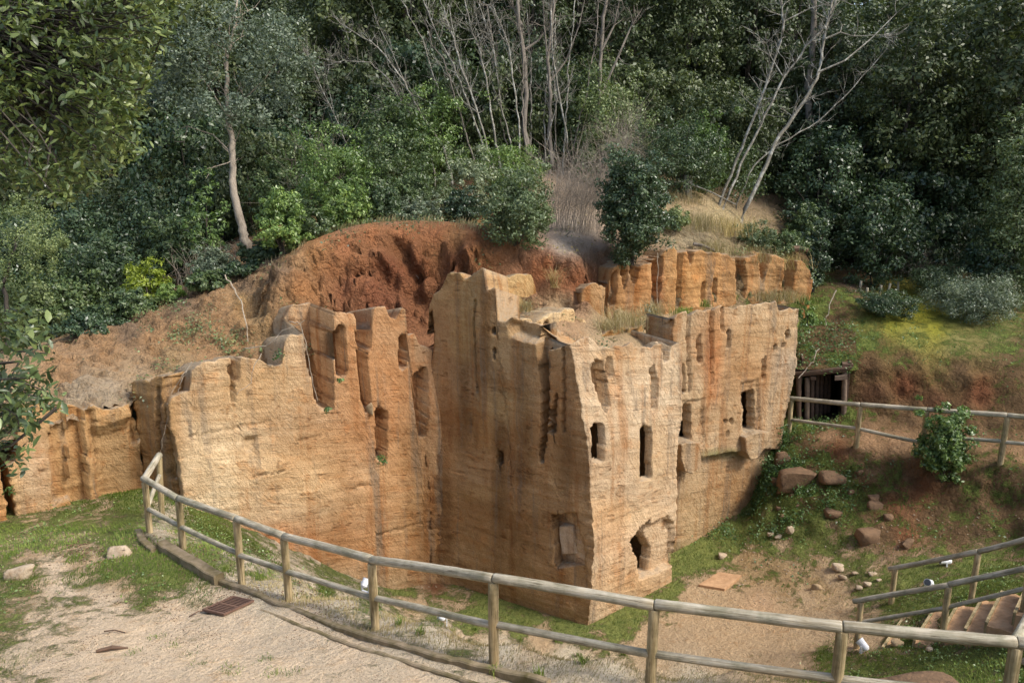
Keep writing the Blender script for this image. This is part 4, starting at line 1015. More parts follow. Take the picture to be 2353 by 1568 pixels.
stone(1914, 1100, 60, 28, 'squared reddish stone set in the bank beside the largest slab', 'stone_dark', 9)
stone(2010, 1162, 36, 22, 'rounded brown stone in the middle of the bank', 'stone_dark', 10)
stone(2008, 1145, 30, 14, 'thin slab resting above the rounded brown stone in the bank', 'stone_dark', 17)
stone(2082, 1253, 40, 30, 'leaning brown stone at the foot of the bank right of the boulder', 'stone_dark', 11)
stone(1816, 1224, 22, 22, 'pale upright stone in the grass below the bank', seed=12)
stone(1660, 1278, 30, 12, 'flat pale stone in the grass beside the bare floor', seed=13, rot=.2)
stone(1926, 1308, 28, 16, 'largest pale stone in the scatter near the handrail', seed=14)
stone(1877, 1348, 28, 14, 'lone brown stone on the bare floor', 'stone_block', 15)
stone(1770, 1230, 16, 10, 'left one of the two small pale stones in the grass by the rock', seed=21)
stone(1787, 1234, 18, 9, 'right one of the two small pale stones in the grass by the rock', seed=22)
k_ = 30
for (px, py, w, h) in ((1934, 1328, 22, 11), (1964, 1318, 20, 9), (1972, 1352, 18, 10), (1993, 1344, 22, 10), (2005, 1322, 24, 10), (2018, 1334, 14, 7), (2360, 1520, 34, 20), (2135, 1494, 18, 10)):
    k_ += 1
    stone(px, py, w, h, 'small pale stone scattered in the grass of the quarry floor', seed=k_, group='small pale stones scattered on the quarry floor', sub=1)
for (px, py, w, h) in ((2048, 1535 - 70, 20, 12), (2085, 1452, 22, 14), (2000, 1565, 16, 9)):
    pass
stone(2062, 1478, 34, 20, 'squarish brown stone in the grass below the steps', 'stone_block', 51)
stone(2100, 1465, 24, 14, 'pale round stone just below the foot of the steps', seed=52)
stone(2345, 1478, 44, 40, 'brown stone half hidden by the fence at the right edge', 'stone_block', 53)
for i, (px, py, w, h) in enumerate(((1820, 1140, 18, 14), (1790, 1165, 24, 12), (1800, 1185, 20, 12), (1855, 1145, 18, 9), (1830, 1160, 20, 9), (1955, 1130, 20, 12), (1975, 1085, 16, 12), (2040, 1190, 24, 18))):
    stone(px, py, w, h, 'brown stone bedded in the bank ' + ['just below the largest slab', 'third down the edge beside the rock face', 'lowest down the edge beside the rock face', 'at the right end below the largest slab', 'flat one among the plants below the largest slab', 'above the rounded brown stone', 'small one below the path post', 'between the rounded brown stone and the red hollow', 'at the left foot of the red hollow', 'in the middle of the red hollow foot', 'left of the rounded brown stone in the green', 'right above the grey topped boulder', 'small one at the bank foot right of the leaning stone', 'second from the right along the bank foot', 'rightmost along the bank foot'][i], 'stone_dark', 70 + i, sub=1)
# dark mound edge at the bottom of the picture, beyond the fence
stone(2090, 1583, 240, 30, 'dark mossy edged flat slab in the grass at the bottom right', 'stone_dark', 54, depth=.5, d=10.5)
# the board on the floor
bp = [gp(*q) for q in ((1604, 1347), (1650, 1318), (1703, 1325), (1664, 1357))]
mb = MB(); cz_ = vec(0, 0, 1)
mb.add([p + cz_ * .07 for p in bp] + [p - cz_ * .05 for p in bp], [(0, 3, 2, 1), (0, 1, 5, 4), (1, 2, 6, 5), (2, 3, 7, 6), (3, 0, 4, 7)])
tag(mb.build('board', M['step']), 'flat rectangular board lying on the bare floor by the tomb door', 'board')
# blocks of cut stone standing in or jutting from the rock
def block(poly, off, dback, label, name='stone_block', tw=None, seed=0, plane=None):
    """prism whose front outline stands off the plane of a wall"""
    o_ = plane[0](3.0)[0] - tw * off; nn_ = np.array(tw)
    f = []
    for px, py in poly:
        r = ray(px, py); f.append(CAM + r * (((o_ - CAM[:2]) @ nn_) / (r[:2] @ nn_)))
    n = len(f); c = np.mean(f, 0)
    back = np.array([tw[0], tw[1], 0]) * dback
    V = f + [p + back for p in f]
    import bmesh
    bm = bmesh.new()
    vs = [bm.verts.new(p - c) for p in V]
    bm.faces.new(vs[:n]); bm.faces.new(vs[n:][::-1])
    for i in range(n): bm.faces.new((vs[i], vs[n + i], vs[n + (i + 1) % n], vs[(i + 1) % n]))
    bmesh.ops.recalc_face_normals(bm, faces=bm.faces)
    bmesh.ops.bevel(bm, geom=list(bm.edges), offset=.025, segments=1, affect='EDGES')
    bmesh.ops.subdivide_edges(bm, edges=list(bm.edges), cuts=3, use_grid_fill=True)
    co = np.array([v.co for v in bm.verts]); dn = fbm((co + c) * 4 + seed, 3)
    for v, d_ in zip(bm.verts, dn): v.co += v.normal * float(d_) * .06
    me = bpy.data.meshes.new(name); bm.to_mesh(me); bm.free()
    a_ = me.color_attributes.new('tint', 'FLOAT_COLOR', 'POINT'); a_.data.foreach_set('color', np.tile(np.array([.62, .50, .36, 1] if 'niche' in label else [.44, .32, .19, 1], np.float32), len(me.vertices)))
    o = link(name, me, M['rock'], None, tuple(c)); return tag(o, label, 'stone block')
n2 = np.array([T2[1], -T2[0]])
n4 = np.array([T4[1], -T4[0]])
block([(1282, 1210), (1288, 1206), (1318, 1206), (1325, 1272), (1288, 1275)], -.14, .5, 'squared stone block standing in the square niche of the shaded wall', tw=-n2, plane=(E_inner, E_prow))
block([(1566, 1022), (1575, 1016), (1610, 1016), (1613, 1070), (1592, 1088), (1574, 1084), (1567, 1060)], .22, .8, 'rounded stone block jutting out under the left upper tomb doorway', tw=-n4, seed=2, plane=(E_w4l, E_w4r))
block([(1711, 1004), (1735, 994), (1768, 990), (1762, 1020), (1742, 1050), (1724, 1056), (1716, 1040)], .2, .8, 'wedge shaped mossy stone jutting out under the right upper tomb doorway', tw=-n4, seed=3, plane=(E_w4l, E_w4r))
stone(848, 938, 22, 26, 'fallen red brown stone wedged in the cleft of the big left wall', 'stone_block', 60, d=19.35, name='stone')

# ------------------------------------------------------------------ floodlights
def floodlight(px, py, ang, label, d=None, L_=.20, r=.065, pitch=.35):
    p = on_ground(px, py) if d is None else at(px, py, d)
    e = empty('floodlight', tuple(p), label, 'floodlight')
    dirv = np.array([math.cos(ang) * math.cos(pitch), math.sin(ang) * math.cos(pitch), math.sin(pitch)])
    c = up(p, .14)
    a = c - dirv * L_ * .5
    MB().tube([a, a + dirv * L_ * .15, a + dirv * L_ * .8, a + dirv * L_], [r * .55, r * .85, r, r * 1.08], 14).build('housing', M['white'], e, smooth_=False)
    MB().tube([a + dirv * (L_ + .001), a + dirv * (L_ + .006)], [r * .92, r * .9], 14).build('lens', M['glass'], e)
    sdv = np.cross(dirv, vec(0, 0, 1)); sdv /= np.linalg.norm(sdv)
    b = MB()
    for s_ in (-1, 1): b.box(c + sdv * s_ * (r * 1.12) - vec(0, 0, .07), .012, .035, .16, [sdv, np.cross(vec(0, 0, 1), sdv), vec(0, 0, 1)])
    b.box(c - vec(0, 0, .145), r * 2.4, .05, .012, [sdv, np.cross(vec(0, 0, 1), sdv), vec(0, 0, 1)])
    b.build('bracket', M['white'], e)
floodlight(2170, 1300, math.radians(175), 'small white floodlight on the grass above the upper handrail post', pitch=.05, L_=.26, r=.08)
floodlight(2133, 1350, math.radians(215), 'small white floodlight half hidden behind the nearer handrail', L_=.2, r=.08)
floodlight(1981, 1494, math.radians(130), 'small white floodlight in the grass at the foot of the nearer handrail', L_=.24, r=.085, pitch=.6)
floodlight(1016, 1434, math.radians(90), 'small white floodlight on the gravel slope beside the middle fence post', d=10.9, L_=.13, r=.055, pitch=.9)
floodlight(840, 1358, math.radians(60), 'small white floodlight peeping over the lower rail on the grass slope', d=11.9, L_=.13, r=.06, pitch=.8)

# ------------------------------------------------------------------ timber tunnel mouth
M['tunwood'] = make_plain('old_grey_brown_wood', (.22, .16, .11), (.10, .07, .05), 9, .9)
tun = empty('tunnel_entrance', tuple((TUN0 + TUN1) / 2), 'dark timber framed tunnel mouth under a turf roof right of the rock face', 'tunnel entrance')
tx = np.array([tvec[0], tvec[1], 0]); tb = np.array([-tnrm[0], -tnrm[1], 0]); tz = vec(0, 0, 1)
def tp_(px, py, back=0.0, fwd=0.0):
    """point of the mouth plane under a pixel"""
    r = ray(px, py); nrm = np.array([tnrm[0], tnrm[1]])
    d = ((TUN0[:2] + nrm * fwd) @ nrm - 0) / (r[:2] @ nrm)
    return CAM + r * d + tb * back
pole('post', tp_(1834, 975), tp_(1834, 862), .075, tun, M['oldwood'], 401)
pole('post', tp_(1853, 978, .12), tp_(1855, 868, .12), .075, tun, M['tunwood'], 402)
pole('post', tp_(1937, 970), tp_(1941, 855), .075, tun, M['tunwood'], 403)
for k, (px, q) in enumerate(((1866, .35), (1878, .6), (1889, .85), (1900, 1.1), (1909, 1.3))):
    pole('prop', tp_(px, 975, q), tp_(px + 2, 872, q), .065, tun, M['oldwood'], 410 + k)
wdm = np.linalg.norm(TUN1 - TUN0)
pole('lintel', tp_(1826, 861, 0, .05), tp_(1946, 850, 0, .05), .07, tun, M['oldwood'], 420)
c = (tp_(1826, 857, .25) + tp_(1950, 845, .25)) / 2
slope_ax = tp_(1950, 845) - tp_(1826, 857); slope_ax /= np.linalg.norm(slope_ax)
for k in range(4):
    MB().box(c + tb * (k * .24 - .32) + tz * (.04 + .01 * (k % 2)), wdm * 1.28 - .08 * k, .20, .06, [slope_ax, tb, np.cross(slope_ax, tb)]).build('roof_plank', M['oldwood'], tun)
MB().box(tp_(1931, 866, 0, .16), .34, .20, .12, [slope_ax, tb, tz]).build('beam_end', M['tunwood'], tun)
MB().box(tp_(1947, 838, .1), .30, .35, .09, [tx, tb, tz]).build('beam_end', M['oldwood'], tun)
MB().box(tp_(1868, 868, .3), .16, .7, .10, [tx, tb, tz]).build('beam_end', M['oldwood'], tun)
# inside: side walls, back wall, ceiling of dark boards
ib = MB(); base = (TUN0 + TUN1) / 2
dep = 4.0
for s_ in (-1, 1): ib.box(base + tx * s_ * (wdm / 2 + .03) + tb * dep / 2 + tz * .55, .05, dep, 2.6, [tx, tb, tz])
ib.box(base + tb * dep + tz * .55, wdm + .1, .05, 2.6, [tx, tb, tz]); ib.box(base + tb * (dep / 2 + .1) + tz * 1.62, wdm + .1, dep, .05, [tx, tb, tz]); ib.box(base + tb * dep / 2 - tz * .35, wdm + .1, dep, .05, [tx, tb, tz])
ib.build('lining', M['oldwood'], tun)
# turf on the roof
rf = MB()
nx, ny = 26, 22; V = []
for j in range(ny):
    for k in range(nx):
        u = (k / (nx - 1) - .48) * (wdm * 1.32); w = j / (ny - 1) * 1.9 - .12
        q = base + tx * u + tb * w
        hh = tp_(1890, 850)[2] + (u / wdm) * .10 + .10 + .52 * max(w, 0) + (.0 if j else -.06)
        V.append(q * [1, 1, 0] + vec(0, 0, hh))
V = np.array(V); V[:, 2] += .06 * fbm(V * 2.5, 3)
rfm = np_mesh('turf_roof', V - np.array(tun.location), [(j * nx + k, j * nx + k + 1, (j + 1) * nx + k + 1, (j + 1) * nx + k) for j in range(ny - 1) for k in range(nx - 1)], True)
a_ = rfm.color_attributes.new('tint', 'FLOAT_COLOR', 'POINT'); a_.data.foreach_set('color', np.tile(np.array([*EMB, 1], np.float32), len(V)))
a_ = rfm.attributes.new('grass', 'FLOAT', 'POINT'); a_.data.foreach_set('value', (.50 + .5 * fbm(V * 1.2, 3)).astype(np.float32))
link('turf_roof', rfm, M['soil'], tun)
turfP = np.stack([V[k] for k in np.random.RandomState(9).randint(0, len(V), 520)]); turfV = V; turfF = np.array([(j * nx + k, j * nx + k + 1, (j + 1) * nx + k + 1, (j + 1) * nx + k) for j in range(ny - 1) for k in range(nx - 1)])

# ------------------------------------------------------------------ plants
def groundz(x, y):
    return z2(x, y) if bool(in_poly(np.array([x]), np.array([y]), hillpoly)[0]) else z1(x, y)
def leaf_quads(P, Nrm, size, rg, aspect=.45, jitter=.9, up_=.35, droop=0.0):
    """one pointed leaf (a folded lozenge) per point; returns V, F"""
    n = len(P)
    nr = Nrm + np.array([0, 0, up_]) + jitter * rg.normal(size=(n, 3)) * .6
    nr /= np.linalg.norm(nr, axis=1)[:, None] + 1e-9
    t = rg.normal(size=(n, 3)); t[:, 2] -= droop
    t -= nr * np.sum(t * nr, 1)[:, None]; t /= np.linalg.norm(t, axis=1)[:, None] + 1e-9
    s = np.cross(nr, t)
    l = size * rg.uniform(.4, 1.5, n)[:, None]
    w = l * aspect
    V = np.stack([P - t * l * .5, P + s * w * .5 + nr * w * .12, P + t * l * .5, P - s * w * .5 + nr * w * .12], 1).reshape(-1, 3)
    F = np.arange(n * 4).reshape(-1, 4)
    return V, F
def clusters(rad, n, rg, shell=.45, lo=-.85):
    """cluster centres through an uneven ellipsoid"""
    out = []
    while len(out) < n:
        v = rg.normal(size=3); v /= np.linalg.norm(v)
        if v[2] < lo: continue
        r = rg.uniform(shell, 1.0) ** .7
        out.append(v * r)
    C_ = np.array(out)
    k = 1 + .45 * fbm(C_ * 1.7 + rg.uniform(0, 50), 3)
    return C_ * k[:, None] * np.array(rad)
def crown_mesh(name, cen, rad, ncl, per, size, seed, mat, clr=.28, aspect=.45, up_=.35, shell=.45, droop=0, lo=-.85, extra=None, flat=.75):
    rg = np.random.RandomState(seed)
    C_ = clusters(rad, ncl, rg, shell, lo) + np.array(cen)
    if extra is not None: C_ = np.concatenate([C_, np.array(extra)])
    rr = clr * float(np.mean(rad)) * rg.uniform(.6, 1.25, len(C_))
    n = len(C_) * per
    v = rg.normal(size=(n, 3)); v /= np.linalg.norm(v, axis=1)[:, None]
    rad_ = rg.uniform(0, 1, n) ** .45
    ci = np.repeat(np.arange(len(C_)), per)
    off = v * (rad_ * rr[ci])[:, None] * np.array([1, 1, flat])
    P = C_[ci] + off
    out = (P - np.array(cen)) / np.array(rad); out /= np.linalg.norm(out, axis=1)[:, None] + 1e-9
    V, F = leaf_quads(P, out * .4 + v * .6, size, rg, aspect, up_=up_, droop=droop)
    me = np_mesh(name, V, F); me.materials.append(mat)
    return me, C_
def limbs(mb, base, path, r0, r1, targets, rg, twig=.02, n=7):
    """trunk along a path and limbs from it to targets"""
    m = len(path)
    mb.tube(path, [r0 + (r1 - r0) * (i / (m - 1)) ** .8 for i in range(m)], n)
    for t in targets:
        k = rg.randint(max(1, m // 3), m)
        a = np.array(path[k]) if k < m else np.array(path[-1])
        b = np.array(t); mid = (a + b) / 2 + rg.normal(size=3) * .12 * np.linalg.norm(b - a) + np.array([0, 0, -.05])
        rr = max(twig, (r0 + (r1 - r0) * k / m) * .45)
        mb.tube([a, mid, b], [rr, rr * .65, rr * .25], 5)
def shrub(px, py_base, py_top, wpx, d, mat, label, cat='shrub', size=.09, ncl=60, per=60, seed=0, name='shrub', group=None, stemmat='bark_dark', surf=None, shell=.3, clr=.30, lift=.1, aspect=.45, rz_k=.5, droop=0, deep=1.0, base=None, up_=.35):
    """bush with its foot at the ground under a pixel; height and width from the photograph"""
    if base is None:
        base = at(px, py_base, d)
    base = np.array(base, float)
    top = CAM + ray(px, py_top) * (base[1] / ray(px, py_top)[1])
    H = max(.3, top[2] - base[2]); Wd = wpx / FPX * d / 2
    e = empty(name, tuple(base), label, cat, group)
    rad = (Wd, Wd * deep, H * rz_k)
    cen = (0, 0, H * (1 - rz_k) + .0)
    rx_ = np.random.RandomState(seed + 5); ext = [np.array([rx_.normal() * Wd * .5, rx_.normal() * Wd * .5, H * rx_.uniform(.8, 1.12)]) for _ in range(max(3, ncl // 12))]
    me, C_ = crown_mesh('foliage', cen, rad, ncl, per, size, seed, M[mat], clr, aspect, extra=ext, shell=shell, droop=droop, lo=-1.0, up_=up_)
    link('foliage', me, None, e)
    rg = np.random.RandomState(seed + 1)
    mb = MB()
    for k in range(5):
        a = rg.uniform(0, 6.28); q = np.array([math.cos(a) * .06, math.sin(a) * .06, -.1])
        t = C_[rg.randint(len(C_))]
        mb.tube([q, q * .5 + t * .45 + np.array([0, 0, .1 * H]), t], [.03, .02, .008], 5)
    for v in range(len(mb.v)): mb.v[v] = tuple(np.array(mb.v[v]) + base)
    mb.build('stem', M[stemmat], e)
    return e

# wood behind: variants of one kind of evergreen tree, copied tree by tree
variants = []
for k in range(5):
    rg = np.random.RandomState(900 + k)
    H = 10.0; cz = 6.3; rad = (2.3 + .3 * rg.rand(), 2.3, 4.2)
    me, C_ = crown_mesh('crown', (0, 0, cz), rad, 150, 100, .165, 910 + k, M['leaf_oak_far'], clr=.20, aspect=.5, shell=.35, lo=-.95)
    mb = MB()
    path = [np.array([0, 0, -.5])] + [np.array([.25 * math.sin(z * .5 + k), .25 * math.cos(z * .4 + k), z]) for z in (1, 2.5, 4, 5.5, 7, 8.5)]
    limbs(mb, None, path, .15, .04, [C_[rg.randint(len(C_))] for _ in range(12)], rg, .018)
    tm = bpy.data.meshes.new('trunk'); tm.from_pydata([tuple(v) for v in mb.v], [], mb.f); tm.materials.append(M['bark_dark'])
    variants.append((tm, me))
def wood_tree(x, y, z, scale, rz, k, sz=1.0, label=None, grp=None):
    tm, cm = variants[k % len(variants)]
    e = empty('evergreen_tree', (x, y, z), label or 'dark evergreen oak standing in the dense wood behind the quarry', 'tree', grp or 'dark evergreen oaks of the wood behind the quarry')
    e.rotation_euler = (0, 0, rz); e.scale = (scale, scale, scale * sz)
    link('trunk', tm, None, e); link('crown', cm, None, e)
    return e
rg = random.Random(5)
rows = [(33.5, 150, 0.80, 60), (37.5, 130, .95, 0), (42.5, 118, 1.1, 70), (49, 110, 1.3, 20)]
for ri, (d, step, sc, off) in enumerate(rows):
    x = -120 + off
    while x < 2520:
        px = x + rg.uniform(-35, 35); dd = d + rg.uniform(-1.2, 1.2)
        x += step
        if ri == 0 and not (px < 250 or px > 1880 or 640 < px < 820): continue
        if 130 < px < 330 and rg.random() < .45: continue
        if ri == 0 and px < 250: dd -= 3
        # the wood is open towards the sea at the far left, where the sky shows low through the trunks
        P_ = at(px, 420, dd)
        gz = groundz(P_[0], P_[1])
        wood_tree(P_[0], P_[1], gz - .1, sc * rg.uniform(.9, 1.12), rg.uniform(0, 6.28), rg.randrange(5), rg.uniform(.9, 1.15))
# the wood goes on to the right of the picture, on the rise beside the quarry, and shades that side
for i, (x, y, s_) in enumerate(((24.5, 30, 1.2), (27, 33, 1.3), (23, 34.5, 1.2), (28.5, 29, 1.3), (25, 27, 1.2), (19, 31, 1.1), (15.5, 32, 1.0))):
    wood_tree(x, y, z1(x, y) - .1, s_, i * 1.7, i, 1.05, 'tall evergreen oak at the right edge of the quarry, casting shade on the bank', 'evergreen oaks at the right edge of the quarry')
# lower bushy evergreens that close the wood under the crowns
bvar = []
for k in range(4):
    me, C_ = crown_mesh('foliage', (0, 0, 1.75), (1.7, 1.7, 1.9), 110, 80, .13, 950 + k, M[('leaf_oak_far', 'leaf_mid', 'leaf_oak_far', 'leaf_dark')[k]], clr=.24, aspect=.5, shell=.35, lo=-1)
    rgb = np.random.RandomState(k); mb = MB()
    for j in range(6):
        t = C_[rgb.randint(len(C_))]; mb.tube([np.array([0, 0, -.4]), t * .5 + np.array([0, 0, .2]), t], [.05, .035, .012], 5)
    tm = bpy.data.meshes.new('stem'); tm.from_pydata([tuple(v) for v in mb.v], [], mb.f); tm.materials.append(M['bark_dark'])
    bvar.append((tm, me))
rg = random.Random(15)
for x0, x1, step, d, sc in ((560, 1760, 88, 33.2, .9), (-120, 2480, 92, 34.5, 1.15), (-120, 2480, 100, 40, 1.5), (-120, 600, 85, 29.0, .95), (1870, 2480, 85, 32, 1.0), (-120, 700, 90, 30.5, 1.05)):
    x = x0
    while x < x1:
        px = x + rg.uniform(-25, 25); dd = d + rg.uniform(-.9, .9); x += step
        if 1240 < px < 1400 and d < 33: continue
        if 130 < px < 330 and d > 28 and rg.random() < .55: continue
        p = at(px, 420, dd); k = rg.choice((0, 0, 1, 2, 3) if px < 1700 else (0, 2, 3, 3))
        e = empty('evergreen_bush', (p[0], p[1], groundz(p[0], p[1]) - .15), 'dark leafy bush filling the wood between the trunks behind the quarry', 'bush', 'leafy bushes between the trunks of the wood')
        e.rotation_euler = (0, 0, rg.uniform(0, 6.28)); q = sc * rg.uniform(.85, 1.2); e.scale = (q, q, q * rg.uniform(.9, 1.35))
        link('stem', bvar[k][0], None, e); link('foliage', bvar[k][1], None, e)
# undergrowth that reads as one mass, far back under the trees
rgn = np.random.RandomState(77)
def mass(name, pxs, pys, ds, rads, per, size, mat, seed):
    r_ = np.random.RandomState(seed); Vs, Fs, n0 = [], [], 0
    for px, py, d, rd in zip(pxs, pys, ds, rads):
        c = at(px, py, d)
        gz = groundz(c[0], c[1]); c[2] = max(c[2], gz + .2 * rd)
        v = r_.normal(size=(per, 3)); v /= np.linalg.norm(v, axis=1)[:, None]
        P = c + v * (r_.uniform(0, 1, per) ** .4 * rd)[:, None] * (1 + .4 * fbm(v * 2 + px, 2))[:, None]
        V, F = leaf_quads(P, v, size, r_, .5)
        Vs.append(V); Fs.append(F + n0); n0 += len(V)
    me = np_mesh(name, np.concatenate(Vs), np.concatenate(Fs)); me.materials.append(mat)
    return tag(link(name, me), kind='stuff')
q = rgn.uniform(-150, 2550, 190)
mass('forest', q, np.where((q > 90) & (q < 400), rgn.uniform(-60, 200, 190), rgn.uniform(-60, 430, 190)), rgn.uniform(56, 72, 190), rgn.uniform(2.2, 3.8, 190), 300, .38, M['leaf_oak_far'], 78)
q = rgn.uniform(-60, 430, 50)
mass('undergrowth', q, 520 + rgn.uniform(-20, 180, 50) - np.clip(q - 150, 0, 400) * .25, rgn.uniform(25.5, 28, 50), rgn.uniform(.5, .9, 50), 420, .11, M['leaf_dark'], 79)
q = rgn.uniform(580, 1750, 70)
mass('undergrowth', q, rgn.uniform(330, 440, 70), rgn.uniform(29.5, 33, 70), rgn.uniform(.5, .9, 70), 420, .10, M['leaf_mid'], 80)
q = rgn.uniform(1880, 2420, 34)
mass('undergrowth', q, rgn.uniform(520, 620, 34), rgn.uniform(30, 34, 34), rgn.uniform(.5, .9, 34), 420, .10, M['leaf_dark'], 81)

# single shrubs the photograph shows
SH = [
 # px, base y, top y, width, dist, material, label, leaf, ncl, per
 (1188, 598, 395, 165, 23.1, 'leaf_olive', 'large olive green bush overhanging the red earth scarp at the middle of the rim', .075, 110, 75),
 (1452, 600, 362, 150, 23.6, 'leaf_dark', 'dense dark green young oak on the rim right of the bare brush', .075, 150, 110),
 (660, 620, 440, 120, 22.9, 'leaf_laurel', 'leafy bright laurel on the rim right of the crooked trunk', .085, 60, 60),
 (655, 560, 340, 125, 27.0, 'leaf_mid', 'broad green bush just behind the laurel right of the crooked trunk', .09, 80, 60),
 (780, 530, 310, 170, 25.2, 'leaf_laurel', 'tall pale flowering looking bush with many light leaf tips on the rim', .085, 110, 60),
 (850, 500, 360, 130, 26.0, 'leaf_mid', 'green bush behind the rim of the red scarp left of the heather', .085, 70, 60),
 (940, 510, 370, 130, 26.2, 'leaf_mid', 'rounded green bush on the rim above the deepest part of the red scarp', .085, 80, 60),
 (1010, 505, 415, 85, 25.8, 'leaf_olive', 'small yellowish heather clump on the rim left of the large olive bush', .05, 60, 60),
 (1080, 470, 350, 120, 27.5, 'leaf_grey', 'grey green bush at the foot of the pale leaning stems', .08, 70, 55),
 (1180, 430, 330, 150, 28.5, 'leaf_laurel', 'low light green bush at the foot of the tallest pale trunk', .08, 60, 55),
 (900, 420, 230, 200, 30.0, 'leaf_mid', 'wide green bush in the shade left of the pale leaning stems', .10, 90, 60),
 (1000, 400, 215, 160, 31.0, 'leaf_laurel', 'yellow green bush behind the pale leaning stems', .10, 70, 60),
 (1560, 440, 280, 190, 28.8, 'leaf_mid', 'fresh green bush behind the stump at the top right of the cliff', .08, 110, 65),
 (1620, 400, 265, 110, 29.5, 'leaf_laurel', 'lighter topped bush between the fresh green bush and the leaning stems', .09, 50, 55),
 (1400, 340, 180, 180, 31.0, 'leaf_olive', 'ivy covered bushy growth round the twin trunks above the bare brush', .09, 100, 60),
 (500, 700, 575, 110, 23.2, 'leaf_grey', 'small grey green bush on the bank below the crooked trunk', .06, 60, 70),
 (345, 730, 605, 110, 22.8, 'leaf_bright', 'bright yellow green sapling leaning out over the bank', .10, 34, 34),
 (480, 610, 420, 90, 24.5, 'leaf_laurel', 'thin light leaved sapling left of the crooked trunk', .10, 26, 30),
 (395, 720, 655, 70, 22.4, 'leaf_laurel', 'low light green clump at the edge of the bank beside the bright sapling', .08, 24, 45),
 (250, 750, 560, 180, 24.2, 'leaf_mid', 'leafy green bush at the left end of the bank', .10, 100, 60),
 (170, 790, 640, 200, 23.2, 'leaf_mid', 'wide green bush growing behind the left end of the bank', .09, 100, 60),
 (60, 800, 640, 170, 22.0, 'leaf_olive', 'green bush at the left edge below the round light green tree', .09, 80, 60),
 (420, 640, 500, 130, 25.5, 'leaf_mid', 'shaded green bush behind the bright sapling', .10, 60, 60),
 (565, 700, 610, 80, 22.9, 'leaf_dark', 'small dark bush at the foot of the crooked trunk', .07, 40, 55),
 (2005, 655, 440, 170, 29.5, 'leaf_dark', 'pointed blue green laurel at the top of the mossy slope', .12, 90, 50),
 (2105, 610, 480, 110, 31.0, 'leaf_mid', 'feathery green shrub right of the pointed laurel', .10, 60, 55),
 (2190, 600, 440, 120, 31.0, 'leaf_dark', 'upright dark shrub right of the feathery one', .11, 70, 50),
 (2330, 650, 300, 190, 27.5, 'leaf_olive', 'tall olive green tree shrub at the right edge of the picture', .10, 150, 60),
 (2270, 680, 540, 130, 28.0, 'leaf_dark', 'dark shrub between the upright one and the right edge', .10, 60, 55),
 (1850, 560, 470, 110, 30.0, 'leaf_dark', 'dark low bush beyond the end of the upper rock face', .10, 60, 50),
 (2025, 765, 672, 120, 26.6, 'leaf_dark', 'low round blue green bush on the mossy slope above the tunnel', .05, 90, 80),
 (2235, 765, 640, 180, 26.4, 'leaf_grey', 'wider round grey green bush on the mossy slope at the right', .05, 150, 80),
 (2150, 680, 610, 110, 28.6, 'leaf_olive', 'brownish low bush between the two round bushes and the wood', .07, 60, 55),
 (2170, 1062, 940, 108, 20.9, 'leaf_laurel', 'bright green round bush growing in front of the upper path fence', .085, 75, 65),
 (1960, 440, 330, 60, 34, 'leaf_dark', 'dim bush in the shade of the wood left of the bare slanting pole', .12, 40, 50),
 (1850, 760, 700, 45, 26.0, 'leaf_laurel', 'small leafy plant at the end of the rock wall above the tunnel', .08, 24, 40),
]
SH += [
 (1866, 625, 520, 70, 28.4, 'leaf_dark', 'dark bush where the brow drops to the slope above the tunnel', .08, 60, 60),
 (1848, 560, 480, 80, 29.2, 'leaf_mid', 'shaded green bush behind the rotten log at the end of the brow', .08, 50, 60),
 (1735, 575, 515, 90, 26.9, 'leaf_olive', 'low olive bush at the brow below the leaning trunks', .06, 50, 60),
 (1800, 590, 530, 100, 27.6, 'leaf_mid', 'low green bush at the right end of the brow', .07, 50, 60),
 (1545, 545, 480, 80, 26.0, 'leaf_olive', 'low olive bush between the dark young oak and the dry grass', .06, 40, 60),
 (480, 690, 625, 90, 22.2, 'leaf_mid', 'low green bush on the edge of the bank below the thin sapling', .08, 40, 60),
 (715, 575, 470, 110, 23.3, 'leaf_mid', 'dark green bush at the rim where the red scarp begins', .085, 60, 60),
 (800, 548, 440, 120, 24.3, 'leaf_laurel', 'bushy laurel hugging the rim over the left part of the red scarp', .085, 60, 60),
 (880, 532, 440, 110, 24.8, 'leaf_mid', 'compact green bush on the rim over the middle of the red scarp', .08, 60, 60),
 (960, 524, 450, 100, 25.0, 'leaf_grey', 'greyish low bush on the rim left of the yellowish heather', .07, 50, 60),
 (1060, 530, 440, 90, 25.0, 'leaf_dark', 'dark low bush on the rim between the heather and the large olive bush', .07, 50, 60),
 (600, 640, 560, 90, 23.6, 'leaf_mid', 'green bush right of the small dark bush at the crooked trunk', .08, 50, 55),
 (300, 770, 670, 120, 21.6, 'leaf_mid', 'dark green bush reaching down to the left part of the bank edge', .085, 60, 55),
 (210, 810, 720, 130, 20.6, 'leaf_dark', 'dark bush at the bank edge above the low rocks', .085, 60, 55),
]
for i, (px, pb_, pt, w, d, mt, lab, lf, ncl, per) in enumerate(SH):
    droop = .8 if mt in ('leaf_laurel', 'leaf_bright') else .2
    p = at(px, pb_, d); gz = groundz(p[0], p[1])
    base = p.copy(); base[2] = gz if abs(gz - p[2]) < 1.6 else p[2]
    shrub(px, pb_, pt, w * 1.08, d, mt, lab, size=lf * 1.1, ncl=int(ncl * 2.0), per=int(per * 1.1), seed=1000 + i * 7, name='bush' if 'bush' in lab else 'shrub', droop=droop, base=base, shell=.25 if per > 40 else .5, clr=.215, cat='bush' if 'bush' in lab else 'shrub')

